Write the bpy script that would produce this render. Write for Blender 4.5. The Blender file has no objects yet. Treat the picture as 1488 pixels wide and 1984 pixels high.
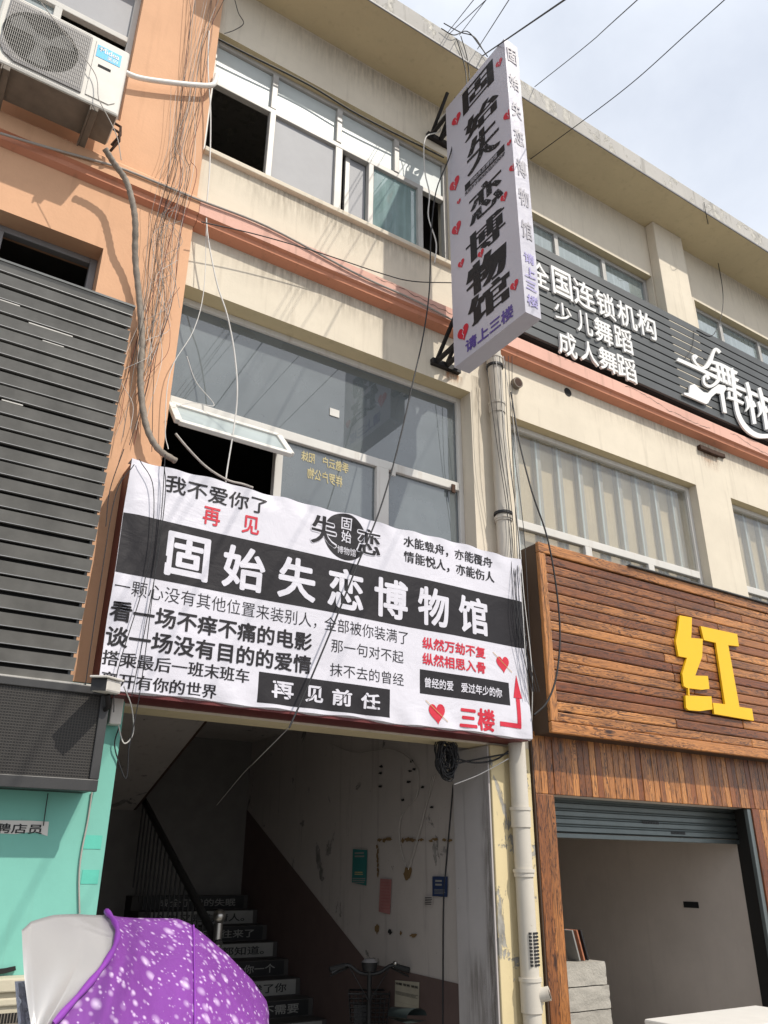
import bpy, math, random
from mathutils import Vector, Matrix, noise
random.seed(7)
R = math.radians
S = bpy.context.scene
col = S.collection

# ------------------------------------------------------------ camera, sky, sun
FPX, CX, CY = 1563.6, 744.0, 992.0
YAW, PITCH, ROLL = R(32.556), R(23.972), R(0.442)
EYE = Vector((0, -5.0, 1.6))
fw = Vector((math.sin(YAW)*math.cos(PITCH), math.cos(YAW)*math.cos(PITCH), math.sin(PITCH)))
rt0 = Vector((math.cos(YAW), -math.sin(YAW), 0)); up0 = rt0.cross(fw)
rt = rt0*math.cos(ROLL) + up0*math.sin(ROLL); up = up0*math.cos(ROLL) - rt0*math.sin(ROLL)
cd = bpy.data.cameras.new('camera'); cam = bpy.data.objects.new('camera', cd); col.objects.link(cam)
cam.matrix_world = Matrix(((rt.x, up.x, -fw.x, EYE.x), (rt.y, up.y, -fw.y, EYE.y), (rt.z, up.z, -fw.z, EYE.z), (0, 0, 0, 1)))
cd.sensor_width = 36; cd.lens = FPX/1984*36; cd.clip_start = 0.05; cd.clip_end = 2000
S.camera = cam

SUN = Vector((0.43, -1.0, 1.3)).normalized()          # direction towards the sun
ELEV = math.asin(SUN.z); AZ = math.atan2(SUN.x, SUN.y)
W = bpy.data.worlds.new('World'); S.world = W; W.use_nodes = True
wn, wl = W.node_tree.nodes, W.node_tree.links
sky = wn.new('ShaderNodeTexSky'); sky.sky_type = 'NISHITA'; sky.sun_disc = False
sky.sun_elevation = ELEV; sky.sun_rotation = AZ; sky.dust_density = 3.0; sky.air_density = 1.3; sky.ozone_density = 1.5
tc = wn.new('ShaderNodeTexCoord'); mp = wn.new('ShaderNodeMapping'); mp.inputs['Scale'].default_value = (1.3, 1.3, 2.6)
nz = wn.new('ShaderNodeTexNoise'); nz.inputs['Scale'].default_value = 1.3; nz.inputs['Detail'].default_value = 7; nz.inputs['Roughness'].default_value = 0.55
nz.inputs['Distortion'].default_value = 0.4
rp = wn.new('ShaderNodeValToRGB'); rp.color_ramp.elements[0].position = 0.30; rp.color_ramp.elements[1].position = 0.68
rp.color_ramp.elements[0].color = (0.55, 0.55, 0.55, 1); rp.color_ramp.elements[1].color = (0.96, 0.96, 0.96, 1)
mx = wn.new('ShaderNodeMixRGB'); mx.inputs[2].default_value = (8.6, 9.0, 9.7, 1)
wl.new(tc.outputs['Generated'], mp.inputs[0]); wl.new(mp.outputs[0], nz.inputs[0]); wl.new(nz.outputs[0], rp.inputs[0])
wl.new(rp.outputs[0], mx.inputs[0]); wl.new(sky.outputs[0], mx.inputs[1])
bg = wn['Background']; wl.new(mx.outputs[0], bg.inputs[0]); bg.inputs[1].default_value = 0.106
sd = bpy.data.lights.new('sun', 'SUN'); sd.energy = 3.2; sd.angle = R(0.6); sd.color = (1.0, 0.94, 0.84)
so = bpy.data.objects.new('sun', sd); col.objects.link(so); so.rotation_euler = (-SUN).to_track_quat('-Z', 'Y').to_euler()
so.location = (4, -10, 14)
S.view_settings.view_transform = 'Standard'; S.view_settings.look = 'None'; S.view_settings.exposure = 0.25; S.view_settings.gamma = 1
S.render.engine = 'CYCLES'; S.cycles.max_bounces = 8; S.cycles.transparent_max_bounces = 16

GZ = -0.12                                             # pavement level

def at(px, py, Y=0.0):                                 # a photo pixel on the vertical plane y = Y (photogrammetry)
    d = rt*(px-CX)/FPX + up*(CY-py)/FPX + fw
    return EYE + d*((Y-EYE.y)/d.y)
def atx(px, py, X):
    d = rt*(px-CX)/FPX + up*(CY-py)/FPX + fw
    return EYE + d*((X-EYE.x)/d.x)
def zoomed(ox, oy, s): return lambda x, y: (ox + x/s, oy + y/s)

# ------------------------------------------------------------ materials
class NT:
    def __init__(s, name):
        s.m = bpy.data.materials.new(name); s.m.use_nodes = True
        s.n, s.l = s.m.node_tree.nodes, s.m.node_tree.links
        s.b = s.n['Principled BSDF']; s.pos = None
    def new(s, t, **k):
        n = s.n.new(t)
        for a, v in k.items(): setattr(n, a, v)
        return n
    def P(s, scale=(1, 1, 1), off=None):
        if s.pos is None: s.pos = s.new('ShaderNodeNewGeometry').outputs['Position']
        m = s.new('ShaderNodeMapping'); m.inputs['Scale'].default_value = scale
        s.l.new(s.pos, m.inputs[0])
        if off is not None: s.l.new(off, m.inputs['Location'])
        return m.outputs[0]
    def noise(s, scale, detail=5, rough=0.55, vec=(1, 1, 1), dist=0, off=None):
        n = s.new('ShaderNodeTexNoise'); n.inputs['Scale'].default_value = scale; n.inputs['Detail'].default_value = detail
        n.inputs['Roughness'].default_value = rough; n.inputs['Distortion'].default_value = dist
        s.l.new(s.P(vec, off), n.inputs[0]); return n.outputs[0]
    def ramp(s, f, a, b, ca=(0, 0, 0), cb=(1, 1, 1)):
        r = s.new('ShaderNodeValToRGB'); e = r.color_ramp.elements
        e[0].position = a; e[1].position = b; e[0].color = (*ca, 1); e[1].color = (*cb, 1)
        s.l.new(f, r.inputs[0]); return r.outputs[0]
    def mix(s, f, a, b, mode='MIX'):
        m = s.new('ShaderNodeMixRGB', blend_type=mode)
        for i, v in enumerate((f, a, b)):
            if hasattr(v, 'is_linked'): s.l.new(v, m.inputs[i])
            elif i == 0: m.inputs[0].default_value = v
            else: m.inputs[i].default_value = (*v, 1)
        return m.outputs[0]
    def math(s, op, a, b=0.0):
        m = s.new('ShaderNodeMath', operation=op)
        for i, v in enumerate((a, b)):
            if hasattr(v, 'is_linked'): s.l.new(v, m.inputs[i])
            else: m.inputs[i].default_value = v
        return m.outputs[0]
    def col(s, c):
        if hasattr(c, 'is_linked'): s.l.new(c, s.b.inputs['Base Color'])
        else: s.b.inputs['Base Color'].default_value = (*c, 1)
    def bump(s, h, strength=0.3, dist=0.01):
        b = s.new('ShaderNodeBump'); b.inputs['Strength'].default_value = strength; b.inputs['Distance'].default_value = dist
        s.l.new(h, b.inputs['Height']); s.l.new(b.outputs[0], s.b.inputs['Normal'])
    def set(s, rough=0.6, metal=0.0, spec=0.5):
        s.b.inputs['Roughness'].default_value = rough; s.b.inputs['Metallic'].default_value = metal
        s.b.inputs['Specular IOR Level'].default_value = spec; return s

def plain(name, c, rough=0.6, metal=0.0, var=0.12, scale=6.0, bump=0.08, spec=0.4):
    t = NT(name).set(rough, metal, spec)
    n = t.noise(scale, 6, 0.6)
    t.col(t.mix(t.ramp(n, 0.25, 0.75), tuple(v*(1-var) for v in c), tuple(min(1, v*(1+var)) for v in c)))
    if bump: t.bump(t.noise(scale*14, 3), bump, 0.004)
    return t.m

def plaster(name, c, dirt=(0.25, 0.21, 0.16), amt=0.35, peel=None, bump=0.25):
    t = NT(name).set(0.85, 0, 0.2)
    big = t.noise(0.9, 6, 0.6)
    base = t.mix(t.ramp(big, 0.3, 0.72), tuple(v*0.88 for v in c), tuple(v*1.05 for v in c))
    base = t.mix(t.math('MULTIPLY', t.ramp(t.noise(9, 6, 0.65), 0.45, 0.8), 0.25), base, tuple(v*0.78 for v in c))
    streak = t.ramp(t.noise(2.2, 6, 0.6, (5.5, 5.5, 0.35)), 0.56, 0.82)
    base = t.mix(t.math('MULTIPLY', streak, amt), base, dirt)
    spots = t.ramp(t.noise(34, 2, 0.5), 0.74, 0.79)
    base = t.mix(t.math('MULTIPLY', spots, amt*0.7), base, dirt)
    h = t.noise(45, 5, 0.6)
    if peel:
        pm = t.ramp(t.noise(3.4, 8, 0.68, (1, 1, 0.6), 0.6), peel[1], peel[1]+0.015)
        base = t.mix(pm, base, t.mix(t.ramp(t.noise(14, 5), 0.3, 0.7), tuple(v*0.5 for v in peel[0]), peel[0]))
        h = t.math('SUBTRACT', t.math('MULTIPLY', h, 0.25), pm)
    t.col(base); t.bump(h, bump, 0.006)
    return t.m

def wood(name, horizontal=True, dark=0.0):
    t = NT(name).set(0.34, 0, 0.5)
    at_ = t.new('ShaderNodeAttribute', attribute_name='rnd'); rv = at_.outputs['Fac']
    cmb = t.new('ShaderNodeCombineXYZ'); t.l.new(t.math('MULTIPLY', rv, 37.0), cmb.inputs[0]); t.l.new(t.math('MULTIPLY', rv, 91.0), cmb.inputs[1]); t.l.new(t.math('MULTIPLY', rv, 53.0), cmb.inputs[2])
    st = (0.55, 8, 8) if horizontal else (8, 8, 0.55)
    g1 = t.noise(2.6, 5, 0.6, st, 1.6, cmb.outputs[0])
    w = t.math('FRACT', t.math('MULTIPLY', g1, 9.0))
    tri = t.math('ABSOLUTE', t.math('SUBTRACT', t.math('MULTIPLY', w, 2.0), 1.0))
    fine = t.noise(7, 4, 0.6, (0.4, 16, 16) if horizontal else (16, 16, 0.4), 0, cmb.outputs[0])
    c = t.mix(rv, (0.20, 0.058, 0.016), (0.62, 0.265, 0.076))
    patch = t.noise(1.1, 3, 0.5, (1, 2, 2) if horizontal else (2, 2, 1), 0, cmb.outputs[0])
    c = t.mix(t.math('MULTIPLY', t.ramp(patch, 0.48, 0.7), 0.6), c, (0.10, 0.032, 0.012))
    c = t.mix(t.math('MULTIPLY', t.ramp(tri, 0.45, 0.9), t.ramp(patch, 0.22, 0.52)), c, (0.032, 0.011, 0.006))
    c = t.mix(t.math('MULTIPLY', t.ramp(fine, 0.5, 0.75), 0.4), c, (0.09, 0.03, 0.012))
    vo = t.new('ShaderNodeTexVoronoi'); vo.inputs['Scale'].default_value = 1.5
    t.l.new(t.P((1.2, 4, 4) if horizontal else (4, 4, 1.2), cmb.outputs[0]), vo.inputs['Vector'])
    c = t.mix(t.ramp(vo.outputs['Distance'], 0.05, 0.14, (1, 1, 1), (0, 0, 0)), c, (0.035, 0.012, 0.006))
    sc = t.ramp(t.noise(26, 3, 0.5, (0.6, 2, 2)), 0.76, 0.8)
    c = t.mix(t.math('MULTIPLY', sc, 0.35), c, (0.5, 0.4, 0.3))
    t.col(c); t.bump(t.math('ADD', tri, fine), 0.22, 0.004)
    return t.m

def glass(name, tint=(0.75, 0.85, 0.84), dust=(0.42, 0.46, 0.46), amt=0.2, streaks=True, refl=1.0):
    t = NT(name); n, l = t.n, t.l; n.remove(t.b)
    out = n['Material Output']
    tr = t.new('ShaderNodeBsdfTransparent'); tr.inputs[0].default_value = (*tint, 1)
    gl = t.new('ShaderNodeBsdfGlossy'); gl.inputs['Roughness'].default_value = 0.015; gl.inputs[0].default_value = (0.95, 0.97, 1, 1)
    df = t.new('ShaderNodeBsdfDiffuse'); df.inputs[0].default_value = (*dust, 1)
    f = t.new('ShaderNodeFresnel'); f.inputs['IOR'].default_value = 1.62
    m1 = t.new('ShaderNodeMixShader'); m2 = t.new('ShaderNodeMixShader')
    d = t.ramp(t.noise(1.6, 6, 0.62), 0.25, 0.8)
    d = t.math('ADD', t.math('MULTIPLY', d, 0.5), 0.6)
    if streaks: d = t.math('ADD', d, t.math('MULTIPLY', t.ramp(t.noise(3, 5, 0.6, (6, 6, 0.4)), 0.5, 0.8), 0.5))
    l.new(t.math('MULTIPLY', d, amt), m1.inputs[0]); l.new(tr.outputs[0], m1.inputs[1]); l.new(df.outputs[0], m1.inputs[2])
    bf_ = t.math('SUBTRACT', 1.0, t.new('ShaderNodeNewGeometry').outputs['Backfacing'])
    l.new(t.math('MULTIPLY', t.math('MINIMUM', t.math('MULTIPLY', f.outputs[0], 1.6*refl), 1.0), bf_), m2.inputs[0]); l.new(m1.outputs[0], m2.inputs[1]); l.new(gl.outputs[0], m2.inputs[2])
    l.new(m2.outputs[0], out.inputs[0]); return t.m

M = {}
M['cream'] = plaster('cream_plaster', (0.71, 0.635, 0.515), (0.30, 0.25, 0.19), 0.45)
M['cream_peel'] = plaster('peeling_cream_paint', (0.66, 0.55, 0.33), (0.16, 0.14, 0.11), 0.55, ((0.42, 0.40, 0.36), 0.57), 0.6)
M['orange'] = plaster('orange_plaster', (0.70, 0.41, 0.25), (0.32, 0.17, 0.10), 0.25)
M['pink'] = plaster('pink_band_paint', (0.72, 0.43, 0.345), (0.22, 0.13, 0.10), 0.5)
M['band_shade'] = plaster('shaded_band_paint', (0.60, 0.265, 0.165), (0.22, 0.13, 0.08), 0.5)  # band underside: its shade put in as a deeper paint colour
M['teal'] = plaster('turquoise_paint', (0.20, 0.49, 0.41), (0.17, 0.27, 0.22), 0.4, ((0.40, 0.46, 0.33), 0.69), 0.3)
M['concrete'] = plaster('weathered_concrete', (0.47, 0.45, 0.42), (0.13, 0.12, 0.10), 0.8, ((0.62, 0.59, 0.53), 0.55), 0.7)
M['soffit'] = plaster('ochre_soffit_paint', (0.62, 0.52, 0.33), (0.24, 0.19, 0.12), 0.3)
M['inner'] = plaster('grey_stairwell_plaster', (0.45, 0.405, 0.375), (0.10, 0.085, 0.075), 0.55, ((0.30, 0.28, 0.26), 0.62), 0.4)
M['dado'] = plain('dark_red_dado', (0.115, 0.078, 0.07), 0.6)
M['shopinner'] = plaster('grey_beige_plaster', (0.66, 0.58, 0.51), (0.44, 0.38, 0.33), 0.25)
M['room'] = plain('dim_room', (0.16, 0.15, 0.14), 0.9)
M['black_void'] = plain('dark_room', (0.03, 0.03, 0.03), 0.9)
M['wood_h'] = wood('charred_fir_planks', True)
M['wood_v'] = wood('charred_fir_boards', False)
M['wood_dark'] = plain('dark_stained_wood', (0.05, 0.028, 0.018), 0.6)
M['alu'] = plain('grey_aluminium_frame', (0.43, 0.415, 0.39), 0.5, 0.1, 0.12, 5)
M['pvc'] = plaster('white_plastic_frame', (0.66, 0.64, 0.60), (0.30, 0.23, 0.16), 0.45, None, 0.05)
M['pipe'] = plaster('white_drain_pipe', (0.56, 0.52, 0.455), (0.28, 0.22, 0.15), 0.5, None, 0.05)
M['white'] = plain('white_letter_plastic', (0.80, 0.79, 0.77), 0.35, 0, 0.04)
M['pvc_pipe'] = plain('white_pvc', (0.78, 0.76, 0.72), 0.4, 0, 0.06)
M['slat'] = plain('charcoal_slats', (0.085, 0.09, 0.092), 0.5, 0.2, 0.15, 3)
M['louver'] = plain('dark_grey_louver', (0.18, 0.175, 0.163), 0.4, 0.3, 0.28, 4)
M['lip'] = plain('sunlit_slat_lip', (0.30, 0.30, 0.30), 0.35, 0.4)  # lower lip of the slats, sunlight on it painted as a paler tone
M['gap'] = plain('black_gap', (0.012, 0.012, 0.012), 0.8)
M['black'] = plain('black_plastic', (0.015, 0.015, 0.016), 0.5)
M['steel_black'] = plain('black_painted_steel', (0.016, 0.014, 0.014), 0.55, 0.2)
M['rust'] = plain('rusted_steel', (0.06, 0.03, 0.018), 0.8, 0.2, 0.5, 20)
M['shutter'] = plain('grey_blue_shutter_steel', (0.16, 0.185, 0.185), 0.42, 0.6, 0.15, 4)
M['yellow'] = plain('yellow_acrylic', (0.80, 0.47, 0.01), 0.4, 0, 0.03)
M['acwhite'] = plain('off_white_casing', (0.62, 0.59, 0.54), 0.5, 0, 0.08)
M['acgrey'] = plain('grey_casing_trim', (0.22, 0.21, 0.21), 0.5)
M['acunder'] = plain('dirty_metal_underside', (0.20, 0.17, 0.14), 0.7, 0.2, 0.3, 5)
M['blue'] = plain('sky_blue_sticker', (0.03, 0.42, 0.72), 0.4, 0, 0.03)
M['hose'] = plain('grey_wrapped_hose', (0.25, 0.215, 0.18), 0.8, 0, 0.35, 22, 0.6)
M['wire_b'] = plain('black_wire', (0.018, 0.018, 0.02), 0.5)
M['wire_w'] = plain('white_wire', (0.62, 0.60, 0.57), 0.5)
M['wire_g'] = plain('grey_wire', (0.36, 0.33, 0.30), 0.6)
M['wire_r'] = plain('red_brown_wire', (0.20, 0.05, 0.035), 0.6)
M['maroon'] = plain('maroon_box_steel', (0.12, 0.022, 0.022), 0.5, 0.1)
M['concrete_floor'] = plaster('grey_paving', (0.30, 0.29, 0.27), (0.12, 0.11, 0.10), 0.4)
M['asphalt'] = plain('asphalt', (0.06, 0.06, 0.06), 0.9, 0, 0.3, 20)
M['step'] = plain('stair_concrete', (0.06, 0.056, 0.053), 0.8)
M['iron'] = plain('dark_iron', (0.05, 0.05, 0.05), 0.5, 0.5)
M['steel'] = plain('stainless_steel', (0.45, 0.43, 0.40), 0.3, 0.9, 0.08)
M['peeljamb'] = plaster('black_chipped_jamb', (0.035, 0.034, 0.033), (0.02, 0.02, 0.02), 0.4, ((0.42, 0.40, 0.37), 0.64), 0.4)
M['block'] = plaster('concrete_block', (0.40, 0.375, 0.33), (0.17, 0.15, 0.13), 0.5, None, 1.0)
M['brick'] = plain('red_brick', (0.34, 0.13, 0.07), 0.9, 0, 0.3, 20, 0.5)
M['paper'] = plain('white_paper', (0.62, 0.60, 0.56), 0.7, 0, 0.08)
M['dimpaper'] = plain('dingy_paper', (0.24, 0.235, 0.22), 0.7)
M['newsprint'] = plain('yellowed_newsprint', (0.34, 0.31, 0.24), 0.8, 0, 0.15)
M['pinkpaper'] = plain('faded_pink_paper', (0.34, 0.15, 0.14), 0.8, 0, 0.15)
M['tealpaper'] = plain('teal_poster', (0.03, 0.16, 0.15), 0.6, 0, 0.1)
M['bluepaper'] = plain('navy_poster', (0.02, 0.035, 0.09), 0.6, 0, 0.1)
M['gold'] = plain('gold_film_letters', (0.46, 0.39, 0.20), 0.6, 0, 0.15, 30)
M['rubber'] = plain('tyre_rubber', (0.02, 0.02, 0.02), 0.8)
M['board_beige'] = plain('beige_board', (0.64, 0.54, 0.40), 0.8, 0, 0.1, 3)
M['stud'] = plain('zinc_stud', (0.60, 0.68, 0.72), 0.35, 0.4, 0.1, 3)
M['sheet'] = plain('milky_film', (0.33, 0.33, 0.345), 0.6, 0, 0.05)
M['curtain'] = plain('pale_curtain', (0.70, 0.72, 0.71), 0.8, 0, 0.08, 4)
M['tealcurtain'] = plain('pale_teal_curtain', (0.36, 0.50, 0.49), 0.8, 0, 0.12, 3)
M['white_box'] = plain('white_painted_metal', (0.70, 0.68, 0.64), 0.5, 0, 0.05)
M['glass_big'] = glass('dusty_tinted_glass', (0.42, 0.47, 0.48), (0.36, 0.40, 0.415), 0.40, False)
M['film_pane'] = plain('frosted_film_pane', (0.50, 0.54, 0.53), 0.4, 0, 0.06, 4, 0)
M['teal_film'] = glass('torn_teal_film_glass', (0.5, 0.6, 0.6), (0.38, 0.53, 0.52), 0.6)
M['film_glass'] = plain('hazy_sash_glass', (0.40, 0.45, 0.45), 0.08, 0, 0.1, 4, 0)
M['shade_wall'] = plaster('stairwell_shade_plaster', (0.03, 0.028, 0.026), (0.012, 0.012, 0.011), 0.5)  # darkness of the deep stairwell put into the wall colour
M['mould'] = plain('dark_mould', (0.17, 0.16, 0.145), 0.9, 0, 0.5, 12)
M['pierside'] = plaster('pale_grey_scuffed_plaster', (0.46, 0.43, 0.42), (0.12, 0.11, 0.10), 0.7, ((0.36, 0.34, 0.33), 0.66), 0.4)
M['glass_dust'] = glass('grimy_glass', (0.60, 0.68, 0.67), (0.46, 0.52, 0.51), 0.55)
M['glass_clear'] = glass('clear_glass', (0.80, 0.88, 0.88), (0.5, 0.52, 0.52), 0.12)
M['glass_stud'] = glass('smeared_glass', (0.95, 0.95, 0.93), (0.50, 0.50, 0.47), 0.16, True, 0.55)

def vinyl(name, c, rough=0.42, spec=0.4):
    t = NT(name).set(rough, 0, spec)
    n1 = t.noise(2.4, 4, 0.55, (1, 1, 1.5), 1.2); n2 = t.noise(9, 3, 0.5, (1.5, 1, 0.8), 0.8)
    t.col(t.mix(t.ramp(t.noise(1.5, 5), 0.3, 0.7), tuple(v*0.95 for v in c), c))
    t.bump(t.math('ADD', n1, t.math('MULTIPLY', n2, 0.35)), 0.34, 0.022)
    return t.m
M['v_white'] = vinyl('white_banner_vinyl', (0.64, 0.625, 0.685))
M['v_black'] = vinyl('black_print', (0.022, 0.020, 0.023), 0.5, 0.2)
M['v_red'] = vinyl('red_print', (0.56, 0.022, 0.045))
M['v_lav'] = vinyl('lavender_white_vinyl', (0.52, 0.505, 0.57))
M['v_grey'] = vinyl('faded_grey_print', (0.36, 0.34, 0.37))
M['v_purple'] = vinyl('violet_print', (0.10, 0.065, 0.30))
M['v_lilac'] = vinyl('faded_violet_print', (0.36, 0.32, 0.58))
M['v_gold'] = plain('gold_print', (0.5, 0.32, 0.12))
M['mesh'] = None
def led_mesh():
    t = NT('black_mesh_screen').set(0.5, 0.2, 0.5)
    p = t.new('ShaderNodeNewGeometry').outputs['Position']
    sx = t.new('ShaderNodeSeparateXYZ'); t.l.new(p, sx.inputs[0])
    a = t.math('ABSOLUTE', t.math('SINE', t.math('MULTIPLY', sx.outputs[0], 210.0)))
    b = t.math('ABSOLUTE', t.math('SINE', t.math('MULTIPLY', sx.outputs[2], 210.0)))
    m = t.math('MAXIMUM', t.ramp(a, 0.72, 0.9), t.ramp(b, 0.72, 0.9))
    t.col(t.mix(m, (0.010, 0.009, 0.009), (0.034, 0.030, 0.026))); t.bump(m, 0.5, 0.004); return t.m
M['mesh'] = led_mesh()
def dots():
    t = NT('purple_cloth_with_drops').set(0.45, 0, 0.4)
    c = t.mix(t.ramp(t.noise(3, 4), 0.3, 0.7), (0.145, 0.030, 0.215), (0.20, 0.045, 0.29))
    for sc, r in ((15, 0.42), (27, 0.40), (48, 0.40)):
        v = t.new('ShaderNodeTexVoronoi'); v.inputs['Scale'].default_value = sc; v.inputs['Randomness'].default_value = 0.9
        t.l.new(t.P((1, 1, 1.25)), v.inputs['Vector'])
        rad = t.math('MULTIPLY', t.math('POWER', t.math('MAXIMUM', t.math('SUBTRACT', t.n.new('ShaderNodeSeparateColor').outputs[0], 0.0), 0.0), 1.0), r)
        sep = [n for n in t.n if n.bl_idname == 'ShaderNodeSeparateColor'][-1]; t.l.new(v.outputs['Color'], sep.inputs[0])
        d = t.math('DIVIDE', v.outputs['Distance'], t.math('ADD', rad, 0.02))
        c = t.mix(t.math('MULTIPLY', t.ramp(d, 0.15, 1.0, (1, 1, 1), (0, 0, 0)), 0.66), c, (0.80, 0.66, 0.86))
    t.col(c); t.bump(t.noise(7, 4, 0.5, (1, 1, 1), 1.0), 0.35, 0.03); return t.m
M['dots'] = dots()
M['silver'] = NT('silver_coated_cloth').set(0.38, 0.25, 0.5).m
_t = NT('silver_cloth').set(0.36, 0.35, 0.5); _t.col((0.43, 0.42, 0.415)); _t.bump(_t.noise(3.5, 2, 0.4, (1, 1, 0.6), 0.8), 0.45, 0.05); M['silver'] = _t.m
M['purple'] = plain('purple_trim', (0.22, 0.04, 0.34), 0.5)
M['fuzzy'] = plain('white_fleece', (0.62, 0.64, 0.74), 0.95, 0, 0.2, 40, 1.0)

# ------------------------------------------------------------ mesh helpers
ORG = {}                                               # root location of every object's thing
class MB:
    def __init__(s): s.v, s.f, s.m, s.r, s.sm = [], [], [], [], []
    def add(s, vs, fs, mi=0, rnd=None, smooth=False):
        o = len(s.v); s.v += [tuple(p) for p in vs]; r = random.random() if rnd is None else rnd
        for f in fs: s.f.append(tuple(i+o for i in f)); s.m.append(mi); s.r.append(r); s.sm.append(smooth)
        return s
    def box(s, x0, x1, y0, y1, z0, z1, mi=0, rnd=None):
        vs = [(x, y, z) for z in (z0, z1) for y in (y0, y1) for x in (x0, x1)]
        return s.add(vs, [(0, 2, 3, 1), (4, 5, 7, 6), (0, 1, 5, 4), (2, 6, 7, 3), (0, 4, 6, 2), (1, 3, 7, 5)], mi, rnd)
    def quad(s, a, b, c, d, mi=0, rnd=None): return s.add([a, b, c, d], [(0, 1, 2, 3)], mi, rnd)
    def beam(s, a, b, w, h, mi=0, upv=(0, 0, 1)):
        a, b = Vector(a), Vector(b); d = (b-a).normalized(); u = Vector(upv)
        if abs(d.dot(u)) > 0.95: u = Vector((0, 1, 0))
        x = d.cross(u).normalized()*w/2; y = x.cross(d).normalized()*h/2
        vs = [p+sx*x+sy*y for p in (a, b) for sx, sy in ((-1, -1), (1, -1), (1, 1), (-1, 1))]
        return s.add(vs, [(0, 1, 2, 3), (7, 6, 5, 4), (0, 4, 5, 1), (1, 5, 6, 2), (2, 6, 7, 3), (3, 7, 4, 0)], mi)
    def tube(s, pts, r, n=8, mi=0, caps=True):
        pts = [Vector(p) for p in pts]; k = len(pts); rr = r if isinstance(r, (list, tuple)) else [r]*k
        prev = None; vs = []
        for i, p in enumerate(pts):
            d = (pts[min(i+1, k-1)]-pts[max(i-1, 0)]).normalized()
            if prev is None:
                u = Vector((0, 0, 1)) if abs(d.z) < 0.9 else Vector((1, 0, 0)); x = d.cross(u).normalized()
            else: x = (prev - d*prev.dot(d)).normalized()
            prev = x; y = d.cross(x)
            vs += [p + (x*math.cos(a)+y*math.sin(a))*rr[i] for a in (2*math.pi*j/n for j in range(n))]
        fs = [(i*n+j, i*n+(j+1) % n, (i+1)*n+(j+1) % n, (i+1)*n+j) for i in range(k-1) for j in range(n)]
        s.add(vs, fs, mi, None, True)
        if caps: s.add(vs[:n], [tuple(range(n-1, -1, -1))], mi); s.add(vs[-n:], [tuple(range(n))], mi)
        return s
    def poly(s, pts3, thick, nrm, mi=0):               # a flat outline with its own thickness
        nrm = Vector(nrm); n = len(pts3); a = [Vector(p) for p in pts3]; b = [p - nrm*thick for p in a]
        ar = Vector((0, 0, 0))
        for i in range(n): ar += a[i].cross(a[(i+1) % n])
        if ar.dot(nrm) < 0: a.reverse(); b.reverse()
        s.add(a, [tuple(range(n))], mi)
        s.add(a+b, [((i+1) % n, i, n+i, n+(i+1) % n) for i in range(n)], mi)
        s.add(b, [tuple(range(n-1, -1, -1))], mi); return s
    def flat(s, pts3, nrm, mi=0):
        a = [Vector(p) for p in pts3]; n = len(a); ar = Vector((0, 0, 0))
        for i in range(n): ar += a[i].cross(a[(i+1) % n])
        if ar.dot(Vector(nrm)) < 0: a.reverse()
        return s.add(a, [tuple(range(n))], mi)
    def torus(s, c, Rr, r, ax, n=36, k=8, mi=0):
        ax = Vector(ax).normalized(); u = ax.orthogonal().normalized(); w = ax.cross(u); c = Vector(c); vs = []
        for i in range(n):
            a = 2*math.pi*i/n; d = u*math.cos(a)+w*math.sin(a)
            vs += [c + d*(Rr+r*math.cos(b)) + ax*r*math.sin(b) for b in (2*math.pi*j/k for j in range(k))]
        return s.add(vs, [(i*k+j, ((i+1) % n)*k+j, ((i+1) % n)*k+(j+1) % k, i*k+(j+1) % k) for i in range(n) for j in range(k)], mi, None, True)
    def ball(s, c, r, mi=0, n=12, sq=(1, 1, 1)):
        vs = []; fs = []
        for i in range(n+1):
            t = math.pi*i/n
            for j in range(n*2):
                p = math.pi*j/n; vs.append((c[0]+r*sq[0]*math.sin(t)*math.cos(p), c[1]+r*sq[1]*math.sin(t)*math.sin(p), c[2]+r*sq[2]*math.cos(t)))
        for i in range(n):
            for j in range(n*2): fs.append((i*n*2+j, (i+1)*n*2+j, (i+1)*n*2+(j+1) % (n*2), i*n*2+(j+1) % (n*2)))
        return s.add(vs, fs, mi, None, True)
    def grid(s, fn, nu, nv, mi=0, smooth=True):
        vs = [fn(i/nu, j/nv) for j in range(nv+1) for i in range(nu+1)]
        return s.add(vs, [(j*(nu+1)+i, j*(nu+1)+i+1, (j+1)*(nu+1)+i+1, (j+1)*(nu+1)+i) for j in range(nv) for i in range(nu)], mi, None, smooth)
    def text(s, body, u0, u1, v0, v1, fn, mi=0, bold=0.0, aniso=1.0, extrude=0.0):
        vs, fs = glyphs(body, min(bold, 0.0), 1.0, extrude)
        xs = [p[0] for p in vs]; ys = [p[1] for p in vs]; a, b, c, d = min(xs), max(xs), min(ys), max(ys)
        sh = [(0, 0)]                                  # weight: the glyph repeated round a small ring, each print a hair proud of the last
        if bold > 0 and aniso == 1.0: sh += [(bold*math.cos(2*math.pi*i/8), bold*math.sin(2*math.pi*i/8)) for i in range(8)]
        elif bold > 0: k = max(1, int(bold/0.03+0.99)); sh = [(bold*i/k, 0) for i in range(-k, k+1)]
        bx_, by_ = max(bold, 0), (max(bold, 0) if aniso == 1.0 else 0); a -= bx_; b += bx_; c -= by_; d += by_
        for i, (dx, dy) in enumerate(sh):
            s.add([fn(u0+(p[0]+dx-a)/(b-a)*(u1-u0), v0+(p[1]+dy-c)/(d-c)*(v1-v0), p[2]+0.00015*i) for p in vs], fs, mi)
        return s
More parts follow.
